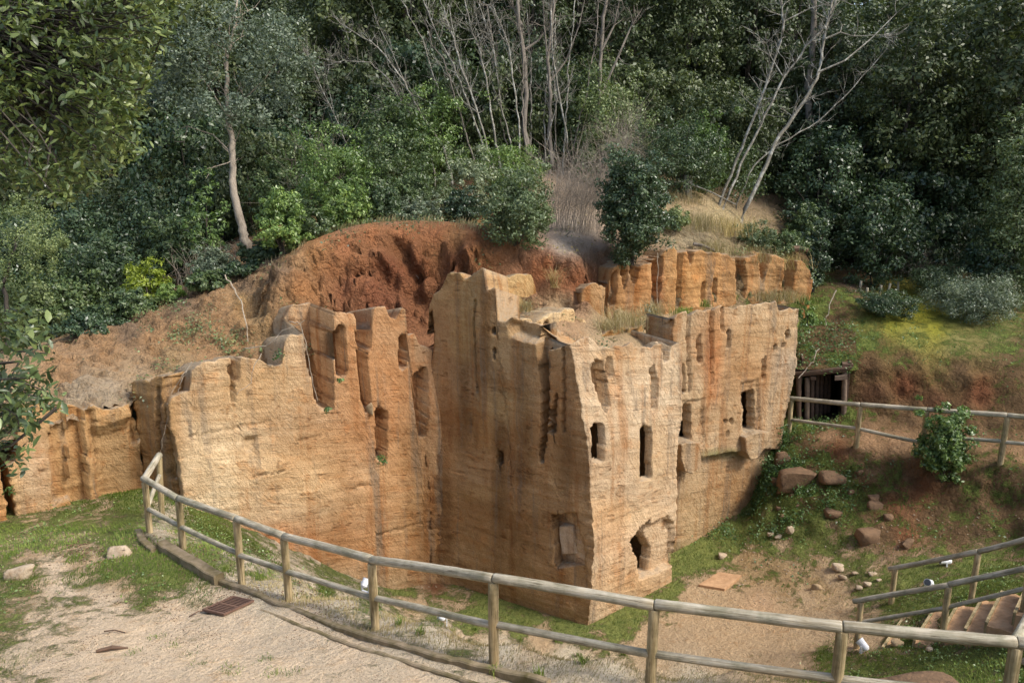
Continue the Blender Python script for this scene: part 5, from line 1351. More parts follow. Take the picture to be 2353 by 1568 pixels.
# trees that stand out one by one
def traced(name, label, trunk_px, d, r0, r1, barkm, cat='tree', branches=(), twigs=0, seed=0, crown=None, group=None, dd=0.0, twig_len=1.0):
    rg = np.random.RandomState(seed)
    def P3(q, k, n):
        return at(q[0], q[1], d + dd * k / max(1, n - 1))
    path = [P3(q, i, len(trunk_px)) for i, q in enumerate(trunk_px)]
    # finer, slightly wandering path
    fine = []
    for i in range(len(path) - 1):
        for k in range(4): fine.append(path[i] * (1 - k / 4) + path[i + 1] * k / 4 + rg.normal(size=3) * .02)
    fine.append(path[-1])
    e = empty(name, tuple(fine[0]), label, cat, group)
    m = len(fine)
    MB().tube([fine[0] - vec(0, 0, .3)] + fine, [r0 * 1.15] + [r0 + (r1 - r0) * i / (m - 1) for i in range(m)], 8).build('trunk', M[barkm], e, smooth_=True)
    mb = MB(); starts = []
    for b in branches:
        bp = [at(x, y, d + dd * .5 + rg.uniform(-.5, .5) * k * .3) for k, (x, y) in enumerate(b)]
        rb = r1 * .9
        mb.tube(bp, [rb * (1 - .75 * k / (len(bp) - 1)) for k in range(len(bp))], 6)
        starts += [(bp[k], bp[k] - bp[k - 1], rb * .5) for k in range(1, len(bp))]
    for i in range(m // 3, m):
        starts.append((fine[i], fine[i] - fine[i - 1], r1 * .6))
    for k in range(twigs):
        p, t, r = starts[rg.randint(len(starts))]
        t = t / (np.linalg.norm(t) + 1e-9)
        v = t * .7 + rg.normal(size=3) * .65 + np.array([0, 0, .25]); v /= np.linalg.norm(v)
        ln = rg.uniform(.35, 1.1) * twig_len
        a = p; pts = [a]
        for s in range(4):
            v = v + rg.normal(size=3) * .22 + np.array([0, 0, .08]); v /= np.linalg.norm(v)
            pts.append(pts[-1] + v * ln / 4)
        rr = max(.006, min(r, .018))
        mb.tube(pts, [rr, rr * .8, rr * .6, rr * .5, rr * .35], 4, cap=False)
        for s in (1, 2, 3):
            if rg.rand() < .75:
                v2 = v + rg.normal(size=3) * .8; v2 /= np.linalg.norm(v2)
                mb.tube([pts[s], pts[s] + v2 * ln * .25 + vec(0, 0, .02), pts[s] + v2 * ln * .45 + vec(0, 0, .06)], [rr * .55, rr * .45, rr * .3], 3, cap=False)
    if mb.v: mb.build('branches', M[barkm], e)
    if crown:
        cp = [np.array(at(x, y, d + z)) - np.array(e.location) for x, y, z in crown['at']]
        per = crown.get('per', 60); size = crown.get('size', .09)
        Vs, Fs, n0 = [], [], 0
        for c, rr in zip(cp, crown['r']):
            me_rg = np.random.RandomState(seed + int(abs(c[0]) * 100))
            n = int(crown.get('n', 14)); cc = clusters((rr, rr, rr * .75), n, me_rg, .3, -1) + c
            for q in cc:
                v = me_rg.normal(size=(per, 3)); v /= np.linalg.norm(v, axis=1)[:, None]
                P = q + v * (me_rg.uniform(0, 1, per) ** .45 * rr * .33)[:, None]
                V, F = leaf_quads(P, v, size, me_rg, .5); Vs.append(V); Fs.append(F + n0); n0 += len(V)
        me = np_mesh('crown', np.concatenate(Vs), np.concatenate(Fs)); me.materials.append(M[crown['mat']]); link('crown', me, None, e)
    return e
rr_ = np.random.RandomState(3)
cr_at, cr_r = [], []
for (x, y, r) in ((390, 190, 60), (450, 120, 80), (520, 160, 90), (590, 200, 80), (650, 230, 60), (680, 150, 50), (560, 60, 90), (480, 40, 80), (620, 110, 70), (420, 240, 60), (500, 240, 70), (570, 260, 50), (640, 60, 60), (380, 130, 50), (350, 220, 40)):
    cr_at.append((x, y, rr_.uniform(-1.3, .5))); cr_r.append(r / FPX * 26)
traced('oak_tree', 'grey green oak with a crooked bare trunk standing on the left rim', [(566, 558), (556, 520), (540, 460), (533, 400), (536, 340), (526, 280), (520, 200), (524, 130), (540, 60), (545, 0)], 25.3, .15, .03, 'bark_tan', seed=11,
       branches=[[(527, 290), (560, 230), (610, 180), (650, 120)], [(524, 270), (480, 200), (440, 150)], [(530, 350), (490, 310), (430, 290), (400, 300)]], twigs=24, crown=dict(at=cr_at, r=cr_r, per=62, n=15, size=.10, mat='leaf_grey'))
cr_at, cr_r = [], []
for (x, y, r) in ((40, 520, 70), (100, 540, 55), (20, 600, 60), (90, 590, 45), (-40, 540, 80), (50, 470, 45), (130, 560, 30)):
    cr_at.append((x, y, rr_.uniform(-.6, .6))); cr_r.append(r / FPX * 20)
traced('small_tree', 'round light green small tree at the left edge above the bank', [(22, 800), (18, 740), (12, 660), (25, 600), (40, 540)], 20.5, .07, .03, 'bark_dark', seed=12, crown=dict(at=cr_at, r=cr_r, per=70, n=16, size=.055, mat='leaf_olive'))
# pale bare stems fanning out at the middle
STEMS = [
 ('tallest straight pale trunk at the middle of the wood', [(1212, 350), (1203, 300), (1208, 220), (1205, 130), (1192, 60), (1188, -40)], .17, .10, [[(1205, 115), (1235, 95), (1262, 60), (1270, 0)], [(1200, 60), (1180, 20), (1170, -20)]], 26),
 ('grey trunk forking high, right of the tallest pale trunk', [(1268, 372), (1262, 300), (1264, 220), (1258, 140), (1268, 60), (1276, -30)], .13, .08, [[(1262, 190), (1300, 140), (1330, 60), (1345, -10)], [(1258, 140), (1250, 60), (1248, -10)]], 24),
 ('thin stem curving close beside the forking grey trunk', [(1302, 320), (1292, 260), (1280, 190), (1268, 110), (1266, 20)], .055, .04, [], 10),
 ('pale stem leaning far left, second from the left of the fan', [(1132, 400), (1110, 330), (1080, 250), (1050, 170), (1010, 90), (975, 10), (960, -40)], .06, .035, [[(1050, 170), (1010, 150), (985, 120)]], 26),
 ('pale stem leaning left beside the second stem of the fan', [(1140, 398), (1120, 340), (1098, 260), (1065, 170), (1040, 90), (1018, 20), (1000, -30)], .06, .035, [[(1098, 260), (1060, 230), (1040, 190)]], 24),
 ('pale stem with a sharp kink leaning left in the middle of the fan', [(1150, 390), (1140, 330), (1128, 250), (1112, 160), (1102, 120), (1080, 60), (1062, -20)], .065, .04, [[(1112, 160), (1130, 130), (1135, 100)]], 24),
 ('slim stem nearly upright left of the tallest trunk', [(1180, 378), (1172, 330), (1150, 240), (1140, 150), (1128, 80), (1100, 10)], .05, .03, [[(1140, 150), (1110, 90), (1095, 40)]], 22),
 ('slim stem arching left at its top beside the tallest trunk', [(1194, 375), (1194, 300), (1182, 200), (1170, 110), (1152, 60), (1130, 10)], .055, .03, [], 22),
 ('dark stem leaning left at the left end of the fan', [(1040, 420), (1020, 340), (960, 250), (930, 190), (870, 110), (790, 60)], .07, .03, [[(930, 190), (900, 120), (870, 60), (850, 0)], [(960, 250), (930, 240), (880, 245)]], 40),
 ('bent stem with drooping twigs behind the left end of the fan', [(1000, 420), (985, 330), (940, 260), (890, 180), (850, 145), (790, 140), (755, 150)], .06, .02, [[(940, 260), (915, 170), (880, 100)]], 40),
 ('short pale stem slanting right between the two big trunks', [(1254, 350), (1270, 270), (1282, 220), (1310, 190)], .045, .02, [], 10),
 ('grey twin trunk behind the ivy bushes right of the fan', [(1372, 280), (1378, 200), (1380, 100), (1395, -20)], .12, .10, [[(1380, 120), (1410, 60), (1425, -10)], [(1376, 230), (1420, 130), (1450, 60), (1475, 20)]], 20),
 ('thin whitish stems hanging left of the rim bushes', [(840, 440), (800, 340), (770, 270), (720, 160), (705, 120)], .035, .015, [[(770, 270), (750, 180), (760, 130)]], 40),
]
for i, (lab, px_, r0, r1, br, tw) in enumerate(STEMS):
    traced('bare_tree', lab, px_, 30.0 + (.8 if i in (0, 1, 11) else .2 * i % .7), r0 * .68, r1 * .62, 'bark' if i in (0, 1, 11) else 'bark_pale', branches=br, twigs=int(tw * 1.7), seed=40 + i)
rgs = random.Random(31)
for i in range(11):
    x0 = 1080 + i * 24 + rgs.uniform(-12, 12); y0 = rgs.uniform(330, 400)
    k = (x0 - 1235) / 150 + rgs.uniform(-.25, .25)
    px_ = [(x0, y0)]; x = x0
    for j in range(1, 7):
        x += k * 22 + rgs.uniform(-9, 9); px_.append((x, y0 - j * rgs.uniform(55, 66)))
    traced('bare_tree', 'thin bare stem crowded between the bigger trunks at the middle of the wood', px_, 30.4 + rgs.uniform(0, 1.4), .035, .018, rgs.choice(('bark_pale', 'bark')), twigs=16, seed=140 + i, group='thin bare stems at the middle of the wood')
LEAN = [
 ('thick pale leaning trunk with a kink, rightmost of the leaning trio', [(1700, 508), (1750, 400), (1790, 310), (1850, 230), (1882, 165), (1890, 100), (1905, 30), (1920, -30)], .09, .05, [[(1882, 165), (1940, 140), (2000, 90), (2060, 30), (2110, -10)], [(1895, 90), (1930, 75), (1960, 84), (2030, 80)]], 34),
 ('slender pale leaning trunk, middle one of the leaning trio', [(1662, 480), (1700, 380), (1745, 290), (1800, 180), (1850, 110), (1895, 60), (1925, -10)], .06, .035, [[(1800, 180), (1770, 130), (1760, 100)]], 34),
 ('dark leaning trunk with many side twigs, leftmost of the leaning trio', [(1640, 500), (1690, 370), (1740, 250), (1772, 160), (1800, 70), (1795, 0), (1790, -40)], .065, .04, [[(1800, 50), (1860, 20), (1930, 0)]], 44),
 ('thin arching stem crossing behind the leaning trio', [(1690, 470), (1730, 380), (1790, 330), (1880, 280), (1960, 200), (2040, 110)], .04, .02, [], 24),
]
for i, (lab, px_, r0, r1, br, tw) in enumerate(LEAN):
    traced('leaning_tree', lab, px_, 28.4 + .4 * i, r0 * .85, r1 * .8, 'bark_pale', branches=br, twigs=int(tw * 1.4), seed=80 + i)
traced('bare_tree', 'straight brown trunk in the shade just right of the leaning trio', [(1848, 500), (1852, 400), (1858, 300), (1855, 200), (1868, 90), (1870, -20)], 33.5, .16, .12, 'bark', twigs=10, seed=90)
traced('bare_tree', 'bare slanting pole in the dark wood at the right', [(1945, 400), (1990, 330), (2050, 270), (2090, 190), (2130, 130)], 33, .05, .03, 'bark', twigs=8, seed=91)
traced('bare_tree', 'short curved bare stem low in the dark wood at the right', [(2045, 455), (2060, 410), (2085, 365), (2088, 345)], 31.5, .04, .02, 'bark', twigs=2, seed=92)

# bare grey brush and dry grasses on the rim
def brush(label, px, pyb, pyt, wpx, d, n, seed, mat='twig', name='dry_brush', cat='brush', r=.0055, arch=1.1):
    rg = np.random.RandomState(seed); mb = MB()
    b0 = at(px, pyb, d); gz = groundz(b0[0], b0[1]); b0[2] = gz if abs(gz - b0[2]) < 1.2 else b0[2]
    H = (CAM + ray(px, pyt) * (b0[1] / ray(px, pyt)[1]))[2] - b0[2]; Wd = wpx / FPX * d
    for k in range(n):
        p = b0 + np.array([rg.uniform(-.5, .5) * Wd * .8, rg.uniform(-.4, .4), 0]); p[2] = max(groundz(p[0], p[1]), b0[2] - .8) - .05
        a = rg.uniform(0, 6.28); h = H * rg.uniform(.5, 1.05)
        o = np.array([math.cos(a), math.sin(a), 0]) * rg.uniform(.1, arch) * min(Wd, H * 1.3) * .5
        pts = [p, p + o * .25 + vec(0, 0, h * .45), p + o * .65 + vec(0, 0, h * .82), p + o * 1.05 + vec(0, 0, h * rg.uniform(.75, 1.05))]
        pts = [q + rg.normal(size=3) * .03 * H for q in pts]
        mb.tube(pts, [r, r * .8, r * .6, r * .35], 3, cap=False)
        for s in (1, 2):
            for _ in range(2):
                v = rg.normal(size=3) * .22 * H + vec(0, 0, .12 * H)
                mb.tube([pts[s], pts[s] + v * .5, pts[s] + v], [r * .6, r * .5, r * .3], 3, cap=False)
    o = mb.build(name, M[mat], None, b0); return tag(o, label, cat)
brush('bare grey brush on the litter slope between the two rim bushes', 1315, 530, 330, 150, 25.2, 170, 1)
brush('pale dead brush standing behind the dark young oak', 1430, 420, 290, 130, 28, 90, 2)
brush('bare twiggy brush at the left of the rim bushes', 740, 470, 300, 120, 25.6, 50, 3)
brush('tangled bare twigs behind the small grey green bush', 480, 690, 560, 170, 24, 50, 4)
brush('pale hanging dead brush above the dark young oak', 1440, 360, 230, 80, 29.0, 60, 7)
brush('thin bare twigs at the foot of the pointed laurel', 2120, 640, 560, 160, 30.4, 60, 5)
def tuft(label, px, py, h, w, n, seed, mat='straw', d=None, surf=None, name='grass_tuft', cat='grass tuft', wd=.012, group=None, lean=.55):
    rg = np.random.RandomState(seed)
    b0 = at(px, py, d) if d else on_ground(px, py, surf)
    V, F = [], []
    for k in range(n):
        p = b0 + np.array([rg.normal() * w * .3, rg.normal() * w * .3, 0])
        a = rg.uniform(0, 6.28); l = h * rg.uniform(.5, 1.1); o = np.array([math.cos(a), math.sin(a), 0]) * l * rg.uniform(.1, lean)
        s = np.array([-math.sin(a), math.cos(a), 0]) * wd * .5
        q0, q1, q2 = p, p + o * .4 + vec(0, 0, l * .6), p + o + vec(0, 0, l * rg.uniform(.7, .95))
        i = len(V); V += [q0 - s, q0 + s, q1 + s * .8, q1 - s * .8, q2]
        F += [(i, i + 1, i + 2, i + 3), (i + 3, i + 2, i + 4, i + 4)]
    V = np.array(V) - b0
    me = bpy.data.meshes.new(name); me.from_pydata([tuple(v) for v in V], [], [f if f[2] != f[3] else f[:3] for f in F])
    o = link(name, me, M[mat], None, tuple(b0)); return tag(o, label, cat, group)
i_ = 0
for (px, py, d, h, w, n, lab) in ((1600, 530, 26.6, .85, 1.3, 300, 'tall straw coloured dry grass on the brow above the upper rock face'), (1680, 540, 27.0, .9, 1.6, 260, 'dry pale grass on the brow at the foot of the leaning trunks'), (1560, 470, 28.2, .7, 1.4, 200, 'dry grass beside the stump on the brow'),
                                   (1440, 745, 21.6, .55, 1.3, 300, 'bleached dry grass tuft on the ledge behind the front wall'), (1400, 760, 21.2, .4, .7, 160, 'shorter bleached tuft at the left of the ledge behind the front wall'), (1500, 722, 22.8, .5, .6, 120, 'grey green tuft below the upper rock face'), (1760, 688, 25.9, .45, 1.0, 160, 'straw tuft growing along the top of the right rock wall'), (1810, 690, 26.2, .5, .9, 160, 'straw tuft at the right end of the rock wall top'),
                                   (1275, 660, 22.5, .75, .25, 50, 'thin dry stalks standing against the red scarp'), (1205, 715, 20.9, .5, .4, 80, 'dry stalks on the slab beside the ledge block'),
  (1720, 600, 26.0, .7, 1.3, 200, 'dry straw hanging over the right half of the upper rock face'), (1800, 615, 26.9, .7, 1.1, 180, 'dry straw tuft at the right end of the upper rock face'), (1640, 580, 25.6, .6, 1.0, 160, 'dry tuft on the edge of the upper rock face below the brow')):
    i_ += 1; tuft(lab, px, py, h, w, int(n * 1.8), 500 + i_, d=d, wd=.009, lean=1.15)
for (px, py, d, h, w, n, lab) in ((1570, 722, 23.4, .28, .5, 200, 'fresh green grass tuft on top of the right wall beside the upper face'), (1618, 705, 24.2, .3, .25, 90, 'small green tuft under the upper rock face'), (1855, 695, 26.6, .35, .8, 220, 'green grass hanging at the right end of the wall top')):
    i_ += 1; tuft(lab, px, py, h, w, n, 500 + i_, d=d, mat='grass')
for k, (x, y) in enumerate(((160, 1380), (310, 1290), (390, 1355), (510, 1405), (580, 1460), (745, 1485), (770, 1520), (985, 1425), (1030, 1515), (1145, 1505), (240, 1075))):
    px, py = (400 + x * .5937) * .6195, (1600 + y * .5937) * .6195
    tuft('small green weed growing through the sandy path', px, py, .05, .22, 45, 800 + k, 'grass', name='weed', cat='weed', wd=.008, group='small weeds on the sandy path', lean=1.3)
for k, (x, y) in enumerate(((1850, 745), (1890, 800), (2185, 735), (945, 570), (1100, 560), (1240, 870), (700, 590), (545, 520), (1690, 640), (1430, 640), (1560, 900))):
    px, py = (1200 + x * .51) * .6195, (2050 + y * .51) * .6195
    tuft('small grass tuft on the pale gravel strip beyond the kerb', px, py, .13, .10, 50, 830 + k, 'grass', wd=.008, group='grass tufts on the gravel strip', lean=.9)
# small plants rooted in the rock
def plant(label, px, py, d, w, mat='leaf_ivy', n=60, size=.07, seed=0, name='small_plant'):
    rg = np.random.RandomState(seed); c = at(px, py, d)
    v = rg.normal(size=(n, 3)); v /= np.linalg.norm(v, axis=1)[:, None]
    P = v * (rg.uniform(0, 1, n) ** .5 * w)[:, None]
    V, F = leaf_quads(P, v + np.array([0, -.5, .2]), size, rg, .55)
    me = np_mesh(name, V, F); me.materials.append(M[mat]); return tag(link(name, me, None, None, tuple(c)), label, 'plant')
plant('green plant growing from the groove of the left wall', 876, 1056, 18.75, .15, n=70, seed=1)
plant('small green plant at the foot of the widest slot in the left wall', 752, 940, 17.95, .10, n=40, seed=2)
plant('tiny green plant below the round ended niche of the left wall', 782, 872, 18.1, .07, n=24, seed=3)
plant('green ivy sprig on the broken top of the left wall', 640, 815, 17.6, .16, n=60, seed=4)
plant('green weeds on the rubble above the left wall', 380, 850, 18.6, .35, n=120, seed=5, mat='leaf_olive')
plant('ivy trailing down the broken right end of the rock wall', 1842, 770, 24.9, .35, n=170, size=.06, seed=21)
plant('ivy clump beside the upper right corner of the rock wall', 1838, 860, 24.6, .30, n=120, size=.06, seed=22)
plant('leafy plants at the foot of the rock wall beside the first path post', 1786, 985, 24.0, .35, n=160, size=.07, seed=23)
plant('creeping plants on the wall edge above the largest slab', 1768, 1060, 23.5, .32, n=160, size=.06, seed=24)
plant('small leafy plants at the right end of the upper rock face', 1858, 640, 27.2, .45, n=220, size=.07, seed=25, mat='leaf_mid')
plant('green weeds hanging over the upper rock face near the rotten log', 1790, 588, 26.6, .4, n=180, size=.06, seed=26, mat='leaf_olive')
plant('low olive weeds along the top of the upper rock face', 1700, 585, 26.0, .38, n=160, size=.06, seed=27, mat='leaf_olive')
plant('green plant in the cleft at the far left rocks', 22, 1125, 15.6, .13, n=40, seed=6)
plant('grey green herb on the ledge behind the front wall', 1490, 715, 22.6, .28, n=120, size=.05, seed=7, mat='leaf_grey')
plant('green herb at the right of the pillar', 1465, 735, 22.2, .2, n=60, size=.05, seed=8, mat='leaf_olive')
plant('grey herb on the ledge left of the free pillar', 1208, 706, 20.9, .22, n=80, size=.045, seed=9, mat='leaf_grey')

# bleached roots trailing over the left wall
def root(label, pts, d, r=.012, dd=0, seed=0, name='trailing_root'):
    rg = np.random.RandomState(seed)
    P = [at(x, y, d + dd * i / (len(pts) - 1)) for i, (x, y) in enumerate(pts)]
    fine = []
    for i in range(len(P) - 1):
        for k in range(4): fine.append(P[i] * (1 - k / 4) + P[i + 1] * k / 4 + rg.normal(size=3) * .015)
    fine.append(P[-1])
    o = MB().tube(fine, [r * (1 - .5 * i / len(fine)) for i in range(len(fine))], 5).build(name, M['root'], None, fine[0]); return tag(o, label, 'root')
root('long pale root hanging down the bank above the left wall', [(515, 630), (540, 665), (556, 700), (566, 740), (570, 785)], 20.0, .02, -.4, 1)
root('pale root looping over the left edge of the widest slot', [(665, 735), (690, 745), (705, 790), (712, 850), (730, 920)], 17.35, .011, .1, 2)
root('pale trailing root across the rubble of the left wall top', [(560, 800), (610, 795), (650, 760), (700, 735)], 17.9, .012, -.3, 3)
root('root hanging over the notch of the left wall', [(600, 810), (580, 850), (575, 880), (545, 905)], 17.15, .010, 0, 4)
root('tangled roots hanging in the notch at the left end of the left wall', [(440, 835), (425, 860), (412, 890), (405, 910)], 17.0, .013, 0, 5)
root('thin root hanging beside the left end of the left wall', [(430, 850), (395, 900), (380, 980), (368, 1040)], 16.85, .008, 0, 6)
root('pale root in the red scarp below the rim', [(940, 560), (955, 590), (950, 620), (962, 640)], 22.55, .010, 0, 7)
root('root hanging from the rim of the red scarp', [(1010, 555), (1002, 575), (1012, 590)], 23.0, .012, 0, 8)
root('hanging dry vine on the upper rock face', [(1510, 580), (1512, 620), (1508, 660), (1512, 705)], 24.0, .012, 0, 9)
root('fallen white branch on the slope above the tunnel', [(1920, 665), (1906, 700), (1896, 740), (1898, 765)], 26.4, .02, -.3, 10)
root('dead branch leaning on the tunnel roof', [(1880, 800), (1868, 830), (1850, 850), (1834, 868)], 24.2, .018, -.2, 11)

# stump, logs, stakes
sp_ = at(1578, 445, 28.6); sp_[2] = groundz(sp_[0], sp_[1])
tag(MB().tube([sp_ - vec(0, 0, .2), sp_ + vec(0, 0, .3), sp_ + vec(.03, 0, .68)], [.20, .16, .15], 10).build('tree_stump', M['bark_pale'], None, sp_), 'pale sawn tree stump on the brow above the cliff', 'stump')
def log(label, a, b, d, r, mat='bark_pale', name='fallen_branch', dd=0):
    p, q = at(*a, d), at(*b, d + dd)
    m = (p + q) / 2 + vec(0, 0, .04)
    tag(MB().tube([p, m, q], [r, r * .9, r * .7], 7).build(name, M[mat], None, p), label, 'branch')
log('white fallen branch lying left of the stump', (1505, 424), (1575, 418), 28.3, .04)
log('long thin branch slanting down right of the stump', (1580, 420), (1690, 470), 28.0, .03)
log('grey log lying on the rim of the red scarp', (1045, 525), (1075, 528), 24.0, .06, 'bark')
log('rotten brown log at the right end of the upper rock face', (1815, 572), (1855, 575), 27.0, .12, 'oldwood')
log('twisted grey root stump on the brow of the upper rock face', (1592, 560), (1640, 575), 25.4, .06, 'bark')
log('pale stick on the litter slope between the rim bushes', (1285, 560), (1312, 530), 24.4, .025)
for i, (px, py, h, lean_) in enumerate(((1990, 680, .30, 0), (2018, 678, .36, .05), (2036, 676, .40, .1), (2062, 668, .34, -.03), (1975, 664, .3, .02))):
    p = on_ground(px, py, None, 20, 40)
    o = pole('wooden_stake', p - vec(0, 0, .1), p + vec(lean_, 0, h), .045, None, M['timber_grey'], seed=700 + i, n=7)
    tag(o, ('second', 'third', 'fourth', 'rightmost', 'leftmost')[i] + ' of the five short stakes in a row under the pointed laurel', 'stake', 'short stakes at the top of the mossy slope')

# evergreen oaks close to the camera at the left, only their leafy branches in view
def near_tree(label, poly, d0, d1, n, leaf, foot, seed, mat='leaf_oak', per=16, cl=.15):
    rg = np.random.RandomState(seed)
    xs = [p[0] for p in poly]; ys = [p[1] for p in poly]
    cen = []
    while len(cen) < n:
        x = rg.uniform(min(xs), max(xs), 400); y = rg.uniform(min(ys), max(ys), 400)
        ok = in_poly(x, y, poly)
        for a, b in zip(x[ok], y[ok]): cen.append(at(a, b, rg.uniform(d0, d1)))
    cen = np.array(cen[:n])
    cen = cen[fbm(cen * 2.2 + seed, 3) > -.33]
    foot = np.array(foot, float)
    e = empty('holm_oak', tuple(foot), label, 'tree')
    mb = MB(); c0 = cen.mean(0)
    lead = c0 + np.array([-.9, -.2, .4])
    mb.tube([foot - vec(0, 0, .4), foot + vec(.05, .05, .8), foot * .45 + lead * .55 + vec(0, 0, .5), lead], [.13, .11, .08, .05], 8)
    tm = MB()
    for k in range(0, len(cen), 3):
        a = lead + (c0 - lead) * rg.uniform(0, 1.1) + rg.normal(size=3) * .12
        m = (a + cen[k]) / 2 + rg.normal(size=3) * .06
        tm.tube([a, m, cen[k]], [.012, .007, .003], 4, cap=False)
    mb.build('trunk', M['bark_dark'], e); tm.build('twigs', M['bark_dark'], e)
    # leaves in whorls round short shoots, bent blades of two halves
    n_ = len(cen) * per; ci = np.repeat(np.arange(len(cen)), per)
    sh = rg.normal(size=(len(cen), 3)); sh[:, 2] = np.abs(sh[:, 2]) * .4; sh /= np.linalg.norm(sh, axis=1)[:, None]
    P = cen[ci] + sh[ci] * rg.uniform(-.6, .6, n_)[:, None] * cl + rg.normal(size=(n_, 3)) * cl * .28
    t = sh[ci] * .8 + rg.normal(size=(n_, 3)) * .7; t[:, 2] -= .15; t /= np.linalg.norm(t, axis=1)[:, None]
    nr = np.array([0, -.15, .8]) + rg.normal(size=(n_, 3)) * .55; nr -= t * np.sum(nr * t, 1)[:, None]; nr /= np.linalg.norm(nr, axis=1)[:, None]
    s = np.cross(nr, t); l = leaf * rg.uniform(.45, 1.25, n_)[:, None]; w = l * rg.uniform(.26, .46, n_)[:, None]
    V = np.stack([P, P + t * l * .35 + s * w * .5 + nr * w * .18, P + t * l * .75 + s * w * .36 + nr * w * .1, P + t * l - nr * l * .06, P + t * l * .75 - s * w * .36 + nr * w * .1, P + t * l * .35 - s * w * .5 + nr * w * .18, P + t * l * .45], 1).reshape(-1, 3)
    b = np.arange(n_)[:, None] * 7
    F = np.concatenate([b + np.array([[0, 1, 2, 6]]), b + np.array([[6, 2, 3, 4]]), b + np.array([[6, 4, 5, 0]])])
    me = np_mesh('crown', V - foot, F, True); me.materials.append(M[mat]); link('crown', me, None, e)
    return e
near_tree('evergreen oak with glossy leaves overhanging the top left corner', [(-170, -120), (420, -120), (415, 0), (395, 70), (350, 150), (325, 240), (338, 300), (325, 350), (240, 390), (225, 420), (165, 470), (140, 470), (80, 430), (30, 440), (-170, 460)], 3.9, 5.8, 1700, .054, (-4.2, 2.6, z1(-4.2, 2.6)), 21, per=15, cl=.085)
near_tree('evergreen oak spray with larger pale leaves hanging at the left edge', [(-220, 720), (40, 700), (85, 720), (110, 790), (135, 820), (95, 860), (135, 930), (70, 950), (60, 1040), (20, 1070), (-220, 1060)], 4.0, 5.0, 330, .068, (-4.6, 4.0, z1(-4.6, 4.0)), 22, per=12, cl=.10)

# ------------------------------------------------------------------ grass, ground plants, litter, gravel
def scatter(g, n, seed, cond, lo=.55):
    """random points on a sheet where its cover is grassy and cond holds"""
    rg = np.random.RandomState(seed)
    V, F, gr = g['V'], g['F'], g['g']
    A, B, C_, D = V[F[:, 0]], V[F[:, 1]], V[F[:, 2]], V[F[:, 3]]
    cen = (A + C_) / 2; px, py, f = proj(cen)
    area = np.linalg.norm(np.cross(C_ - A, D - B), axis=1) / 2
    w = area * cond(px, py, cen, gr[F].mean(1)) * ((px > -40) & (px < 2400) & (py < 1640) & (f > 2))
    w = np.maximum(w, 0)
    if w.sum() <= 0: return np.zeros((0, 3)), np.zeros(0)
    i = rg.choice(len(F), n, p=w / w.sum())
    u, v = rg.rand(n), rg.rand(n)
    P = (A[i] * (1 - u)[:, None] + B[i] * u[:, None]) * (1 - v)[:, None] + (D[i] * (1 - u)[:, None] + C_[i] * u[:, None]) * v[:, None]
    return P, gr[F[i]].mean(1)
def blades(name, P, h, w, seed, mat):
    rg = np.random.RandomState(seed); n = len(P)
    a = rg.uniform(0, 6.28, n); l = (h * rg.uniform(.45, 1.2, n))[:, None] if np.isscalar(h) else (h * rg.uniform(.45, 1.2, n))[:, None]
    o = np.stack([np.cos(a), np.sin(a), np.zeros(n)], 1); s = np.stack([-np.sin(a), np.cos(a), np.zeros(n)], 1) * w * .5
    tip = P + o * l * rg.uniform(.1, .8, n)[:, None]; tip[:, 2] += l[:, 0] * .85
    mid = P + o * l * .15; mid[:, 2] += l[:, 0] * .5
    V = np.stack([P - s, P + s, mid + s * .8, tip, mid - s * .8], 1).reshape(-1, 3)
    b = np.arange(n)[:, None] * 5
    F = np.concatenate([b + np.array([[0, 1, 2, 4]]), b + np.array([[4, 2, 3, 3]])])
    # second face is a triangle: split meshes to keep one face size
    F = np.concatenate([b + np.array([[0, 1, 2]]), b + np.array([[0, 2, 4]]), b + np.array([[4, 2, 3]])])
    me = np_mesh(name, V, F); me.materials.append(mat); return tag(link(name, me), kind='stuff')
def gmask(lo, hi, sc=2.3):
    return lambda px, py, c, g: smooth(lo, hi, g + .55 * fbm(c * np.array([1, 1, 1]) * sc, 4))
near = gmask(.42, .75)
P, _ = scatter(g1, 46000, 1, lambda px, py, c, g: near(px, py, c, g) * (c[:, 1] < 16.5) / np.maximum(c[:, 1], 5) ** .5)
blades('grass', P, .065, .009, 1, M['grass'])
P, _ = scatter(g1, 900, 19, lambda px, py, c, g: smooth(.4, .8, g + .3 * fbm(c * 2, 3)) * (c[:, 1] < 16.5) * smooth(-.1, .3, fbm(c * 1.6 + 3, 3)))
PW = P
P, _ = scatter(g1, 52000, 2, lambda px, py, c, g: near(px, py, c, g) * (c[:, 1] >= 13) * (c[:, 0] > -6))
blades('grass', P, .085, .014, 2, M['grass'])
P, _ = scatter(g1, 15000, 3, lambda px, py, c, g: np.exp(-((g - .35) / .2) ** 2) * in_poly(px, py, [(360, 1200), (440, 1230), (860, 1380), (1200, 1480), (1870, 1555), (1870, 1620), (1250, 1565), (880, 1468), (640, 1382), (505, 1330)]))
blades('dry_grass', P, .06, .008, 3, M['straw'])
P, _ = scatter(g2, 9000, 4, lambda px, py, c, g: smooth(.05, .4, g + .5 * fbm(c * 2, 3)))
blades('dry_grass', P, .16, .014, 4, M['straw'])
def leaflets(name, P, size, seed, mat, lift=.05, spread=.06, per=1):
    rg = np.random.RandomState(seed); P = np.repeat(P, per, 0) + rg.normal(size=(len(P) * per, 3)) * spread
    P[:, 2] += np.abs(rg.normal(size=len(P))) * lift
    V, F = leaf_quads(P, np.tile(np.array([0, -.25, .8]), (len(P), 1)), size, rg, .6, up_=.3)
    me = np_mesh(name, V, F); me.materials.append(mat); return tag(link(name, me), kind='stuff')
